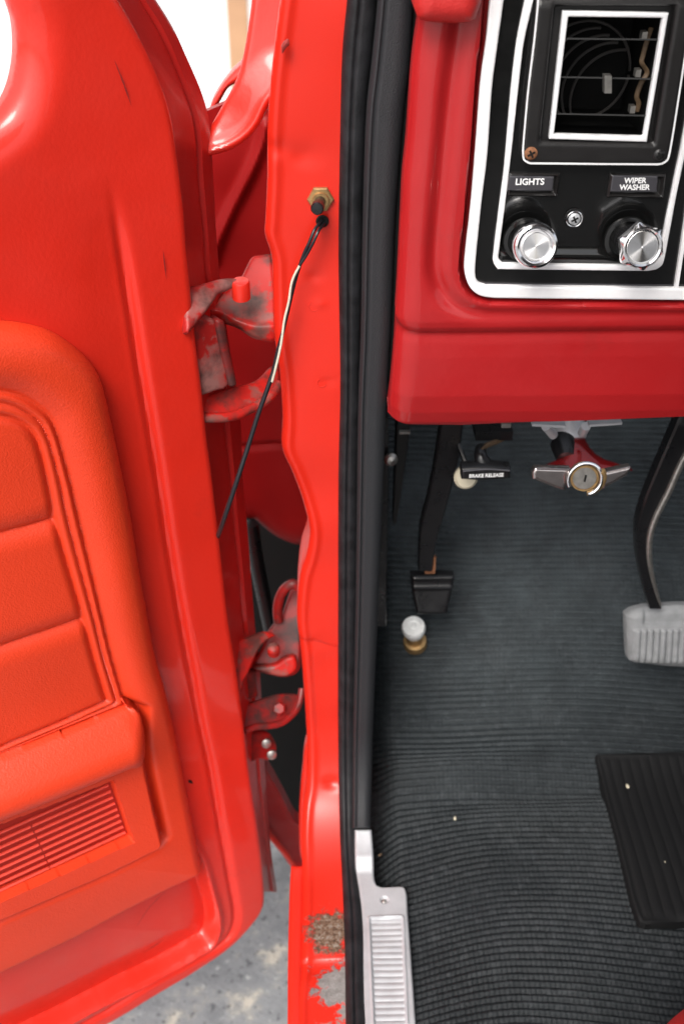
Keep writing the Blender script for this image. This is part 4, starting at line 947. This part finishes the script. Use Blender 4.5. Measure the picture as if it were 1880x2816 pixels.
# ---- fender and cowl side behind the door gap
fen_sw = tilt(200, .80, 12)
f_px = spline(cv('c1', [(1220, -150), (1203, 0), (1190, 100), (1165, 250), (1130, 380), (1060, 510), (1005, 610), (970, 690), (960, 748)]), 5).tolist()+spline(cv('c1', [(1015, 745), (1100, 720), (1180, 670), (1240, 600), (1290, 500), (1360, 420), (1420, 380)]), 5).tolist()+cv('c1', [(1420, -150)])
fl = fen_sw.uns(spline(cv('c1', [(1015, 745), (1100, 720), (1180, 670), (1240, 600), (1290, 500), (1360, 420)]), 5))
fP = fen_sw.uns(f_px)
def h_f(X, Y, sd):
    d_, _, _ = segdist(X, Y, fl, False)
    return -.004*(1-rnd(-sd, .005))-.006*sst(d_, .004, .030)+.0025*np.exp(-((d_-.003)/.003)**2)+bumps(X, Y, .0006, 60, 8, 6)
relief('fender', M['paint'], fen_sw, fP, h_f, .0014, .012, T)
fo_sw = wallY(.95); fopx = spline(cv('c1', [(1190, 300), (1150, 318), (1080, 390), (1020, 480), (1000, 540), (1010, 560), (1060, 480), (1100, 420), (1190, 380)]), 4, True)
relief('fender_lip', M['paint'], fo_sw, fo_sw.uns(fopx), lambda X, Y, sd: -.006*(1-rnd(-sd, .006)), .0015, .02, T)
cs = wallY(.93)
cpx = cv('c1', [(930, 560), (1330, 380), (1400, 1500)])+[(900, 1300), (900, 1516)]+spline(cv('c4', [(560, 170), (520, 168), (430, 135), (350, 85), (240, -10), (150, -80)]), 4).tolist()+[(600, 1350), (560, 900)]
ridge = cs.uns(spline(cv('c1', [(1020, 1250), (1045, 1150), (1110, 1000), (1200, 820), (1250, 700), (1275, 600)]), 5)); rl = cs.uns([(620, 1260), (660, 1232), (760, 1225), (860, 1240)]); rb2 = cs.uns(spline(cv('c4', [(560, 170), (520, 168), (430, 135), (350, 85), (240, -10)]), 4))
def h_cs(X, Y, sd):
    d_, gx_, _ = segdist(X, Y, ridge, False); d2, _, _ = segdist(X, Y, rl, False); d3_, _, _ = segdist(X, Y, rb2, False)
    return .007*np.exp(-(d_/.005)**2)-.004*np.exp(-(d2/.004)**2)-.02*(1-rnd(d3_, .03))+bumps(X, Y, .0012, 40, 8, 14)
M['cowl'] = paint('shaded_cowl_paint', (.26, .006, .006), coat=.0); M['cowl'].node_tree.nodes['Principled BSDF'].inputs['Specular IOR Level'].default_value = .15  # body red darkened: shade of the enclosed door gap put into the colour
relief('cowl_side', M['cowl'], cs, cs.uns(cpx), h_cs, .0022, .01, T)
# flat black sheet standing in for the shade of the cavity behind the hinges
ifs = wallY(1.08); relief('dark_cavity_backing', M['flat_black'], ifs, ifs.uns([(560, 1250), (940, 1250), (940, 2330), (803, 2366), (760, 2310), (715, 2240), (600, 2000)]), None, .006, .01, T)
tube('hose', M['pedal_black'], spline([ptY(690, 1440, .93), ptY(705, 1540, .93), ptY(725, 1640, .93), ptY(750, 1760, .93)], 5), .008, T, seg=14)
# fender lower wedge
w_sw = tilt(2200, .83, -12)
wpx = spline(cv('c4', [(190, 1560), (300, 1600), (380, 1720), (450, 1850), (520, 1980), (600, 2050), (600, 2250), (560, 2290), (500, 2287), (430, 2200), (350, 2080), (280, 1985), (200, 1900)]), 3, True)
relief('fender_brace', M['cowl'], w_sw, w_sw.uns(wpx), lambda X, Y, sd: .004*np.exp(-((-sd-.001)/.004)**2), .0018, .015, T)
tube('fender_edge', M['paint'], [ptY(*q, .825) for q in spline(cv('c4', [(275, 1985), (320, 2050), (400, 2150), (470, 2235), (500, 2285), (520, 2300)]), 4)], np.interp(np.arange(21), [0, 20], [.0042, .003]), T, seg=10)
pfl = wallY(.77); relief('pillar_flange', M['paint'], pfl, pfl.uns(spline([(838, 2060), (832, 2120), (826, 2180), (822, 2260), (826, 2360), (850, 2360), (850, 2060)], 3, True)), lambda X, Y, sd: -.004*(1-rnd(-sd, .004)), .0012, .01, T)
# ---- hinges
def hplate(name, k, pts, sw, th, mat, parent, n_=3, rr_=.0035, lip=None, hf=None):
    P = sw.uns(spline(cv(k, pts), n_, True))
    return relief(name, mat, sw, P, (lambda X, Y, sd: -rr_*(1-rnd(-sd, rr_))+(hf(X, Y, sd) if hf else 0)+bumps(X, Y, .0007, 90, 8, 33)), .0010, th, parent)
def tiltr(py, deg, y=.751, phi=38, ln=.4):
    q = ptY(655, py, y); c_, s_ = math.cos(R(deg)), math.sin(R(deg))
    return Sweep((q[0], q[1]), (math.cos(R(phi)), math.sin(R(phi))), [(ln*s_, q[2]+ln*c_), (-ln*s_, q[2]-ln*c_)])
hg = empty('door_hinge', ptY(690, 900, .77), T)
us = tilt(880, .770, 48); us2 = tiltr(820, 35, .748)
lipc = us.uns(spline(cv('e5', [(330, 700), (450, 705), (560, 760), (680, 830), (800, 870), (950, 900), (1130, 890)]), 5))
def lipf(X, Y, sd):
    d_, gx_, gy_ = segdist(X, Y, lipc, False); return -.006*sst(Y-gy_, 0, .006)+.001*np.exp(-(d_/.003)**2)
hplate('pillar_leaf', 'e5', [(1110, -10), (970, -5), (870, 20), (800, 140), (730, 270), (620, 360), (480, 500), (400, 620), (320, 705), (360, 765), (520, 800), (700, 870), (850, 950), (960, 975), (1160, 975), (1175, 650), (1160, 350), (1140, 100)], us, .006, M['worn'], hg, hf=lipf)
hplate('door_leaf', 'e5', [(60, 400), (130, 385), (350, 330), (480, 295), (600, 283), (700, 292), (740, 330), (640, 400), (560, 430), (480, 470), (430, 540), (340, 670), (250, 780), (185, 862), (60, 950)], us2, .005, M['worn2'], hg)
lathe('pin', M['paint'], [(0, -.004), (.0068, -.004), (.0068, .009), (.0060, .0105), (0, .0108)], ptY(*cv('e5', [(738, 480)])[0], .758), (0, -.15, 1), hg, seg=28)
ls = tiltr(1120, 40, .752)
def lf2(X, Y, sd): return 0*X
hplate('lower_leaf', 'e5', [(180, 1760), (280, 1740), (480, 1690), (640, 1640), (850, 1590), (960, 1540), (1060, 1450), (1140, 1370), (1215, 1400), (1225, 1560), (1200, 1640), (1120, 1730), (960, 1860), (830, 1930), (700, 1990), (500, 2020), (310, 2020), (180, 2010)], ls, .004, M['worn'], hg)
edge_px = cv('e5', [(200, 2050), (310, 2050), (500, 2050), (680, 2020), (800, 1965), (960, 1890), (1100, 1780), (1180, 1680), (1205, 1620)])
tube('lower_flange', M['worn'], spline([ls.pos(*ls.un(x, y-6)) for x, y in edge_px], 4), .0040, hg, seg=12)
wb = tiltr(1000, 0, .752)
hplate('web', 'e5', [(100, 840), (300, 800), (430, 830), (520, 1200), (600, 1620), (430, 1700), (270, 1760), (150, 1760)], wb, .02, M['worn2'], hg, n_=2)
wb2 = tiltr(1000, 0, .748)
hplate('link_bar', 'e5', [(430, 830), (530, 830), (580, 1050), (640, 1300), (700, 1600), (680, 1640), (620, 1650), (580, 1500), (520, 1250), (470, 1050)], wb2, .008, M['worn3'], hg, n_=2)
hg2 = empty('door_hinge', ptY(750, 1850, .79), T)
u3 = tilt(1840, .785, 38); u4 = tiltr(1800, 30, .755)
hplate('pillar_leaf', 'e6', [(560, 640), (640, 560), (700, 400), (760, 250), (860, 250), (870, 1050), (830, 1210), (730, 1262), (600, 1265), (450, 1225), (300, 1175), (340, 1060), (430, 900), (480, 750)], u3, .006, M['worn3'], hg2, hf=None)
lp = u3.uns(spline(cv('e6', [(330, 1130), (450, 1125), (600, 1110), (760, 1080), (850, 1010)]), 4))
hplate('flange', 'e6', [(310, 1170), (400, 1150), (560, 1140), (680, 1060), (780, 1040), (815, 1100), (815, 1190), (740, 1255), (640, 1270), (500, 1240)], tilt(1840, .777, 20), .006, M['worn'], hg2)
hplate('door_leaf', 'e6', [(40, 890), (110, 870), (300, 800), (480, 745), (570, 775), (570, 800), (470, 860), (380, 980), (320, 1120), (270, 1230), (220, 1310), (180, 1440), (60, 1500)], u4, .005, M['worn'], hg2)
lathe('pin', M['worn'], [(0, -.004), (.0060, -.004), (.0060, .005), (.0045, .0075), (0, .0085)], ptY(*cv('e6', [(555, 960)])[0], .772), (0, -.4, .9), hg2, seg=24)
tube('check_loop', M['worn3'], spline([ptY(*cv('e6', [c_])[0], .81) for c_ in ((610, 620), (600, 500), (625, 350), (690, 240), (780, 190), (830, 230))], 5), .0048, hg2, seg=12)
u5 = tiltr(1960, 38, .757)
hplate('check_arm', 'e6', [(150, 1610), (210, 1590), (500, 1500), (660, 1460), (840, 1470), (880, 1560), (840, 1660), (740, 1740), (640, 1800), (450, 1825), (240, 1880), (150, 1880)], u5, .005, M['worn3'], hg2)
tube('arm_flange', M['worn3'], spline([u5.pos(*u5.un(*cv('e6', [c_])[0])) for c_ in ((220, 1890), (350, 1840), (500, 1830), (640, 1800), (750, 1720), (830, 1620), (865, 1500), (880, 1400))], 4), .0034, hg2, seg=10)
lathe('bolt', M['worn3'], [(0, -.002), (.0068, -.002), (.0068, .004), (.005, .0055), (0, .0055)], u5.pos(*u5.un(*cv('e6', [(620, 1630)])[0])), (0, -.7, .7), hg2, seg=6)
u6 = tiltr(2060, 12, .757)
hplate('lug', 'e6', [(150, 1950), (240, 1935), (420, 1905), (520, 1925), (590, 2020), (610, 2110), (570, 2200), (500, 2240), (400, 2225), (300, 2270), (200, 2340)], u6, .008, M['worn3'], hg2)
for c_ in ((470, 2030), (530, 2160)):
    lathe('bolt', M['steel'], [(0, -.001), (.0052, -.001), (.0050, .002), (.003, .003), (0, .003)], u6.pos(*u6.un(*cv('e6', [c_])[0])), (.1, -1, .3), hg2, seg=16)
hplate('door_reinforcement', 'e6', [(150, 1200), (370, 1220), (395, 1500), (200, 1560)], tiltr(1880, 0, .762), .006, M['worn3'], hg2, n_=1)
hg['label'] = 'upper hinge with grey worn leaf and red pin'; hg2['label'] = 'lower hinge with dark greasy leaf and check loop'
# ---- unseen rest of the cab that shades the inside
M['liner'] = basic('grey_headliner', (.10, .10, .10), .9)
link('roof', *boxgeo((.88, -.15, 1.28), (.80, 0, 0), (0, .75, 0), (0, 0, .02)), M['liner'], T, smooth=False)
link('cab_back', *boxgeo((.88, -.92, .2), (.80, 0, 0), (0, .02, 0), (0, 0, .42)), M['flat_black'], T, smooth=False)
link('cab_side', *boxgeo((1.63, 0, .2), (.02, 0, 0), (0, 1.1, 0), (0, 0, .5)), M['flat_black'], T, smooth=False)
link('seat_cushion', *boxgeo((.88, -.34, .13), (.72, 0, 0), (0, .62, 0), (0, 0, .17)), M['rubber2'], T, smooth=False)
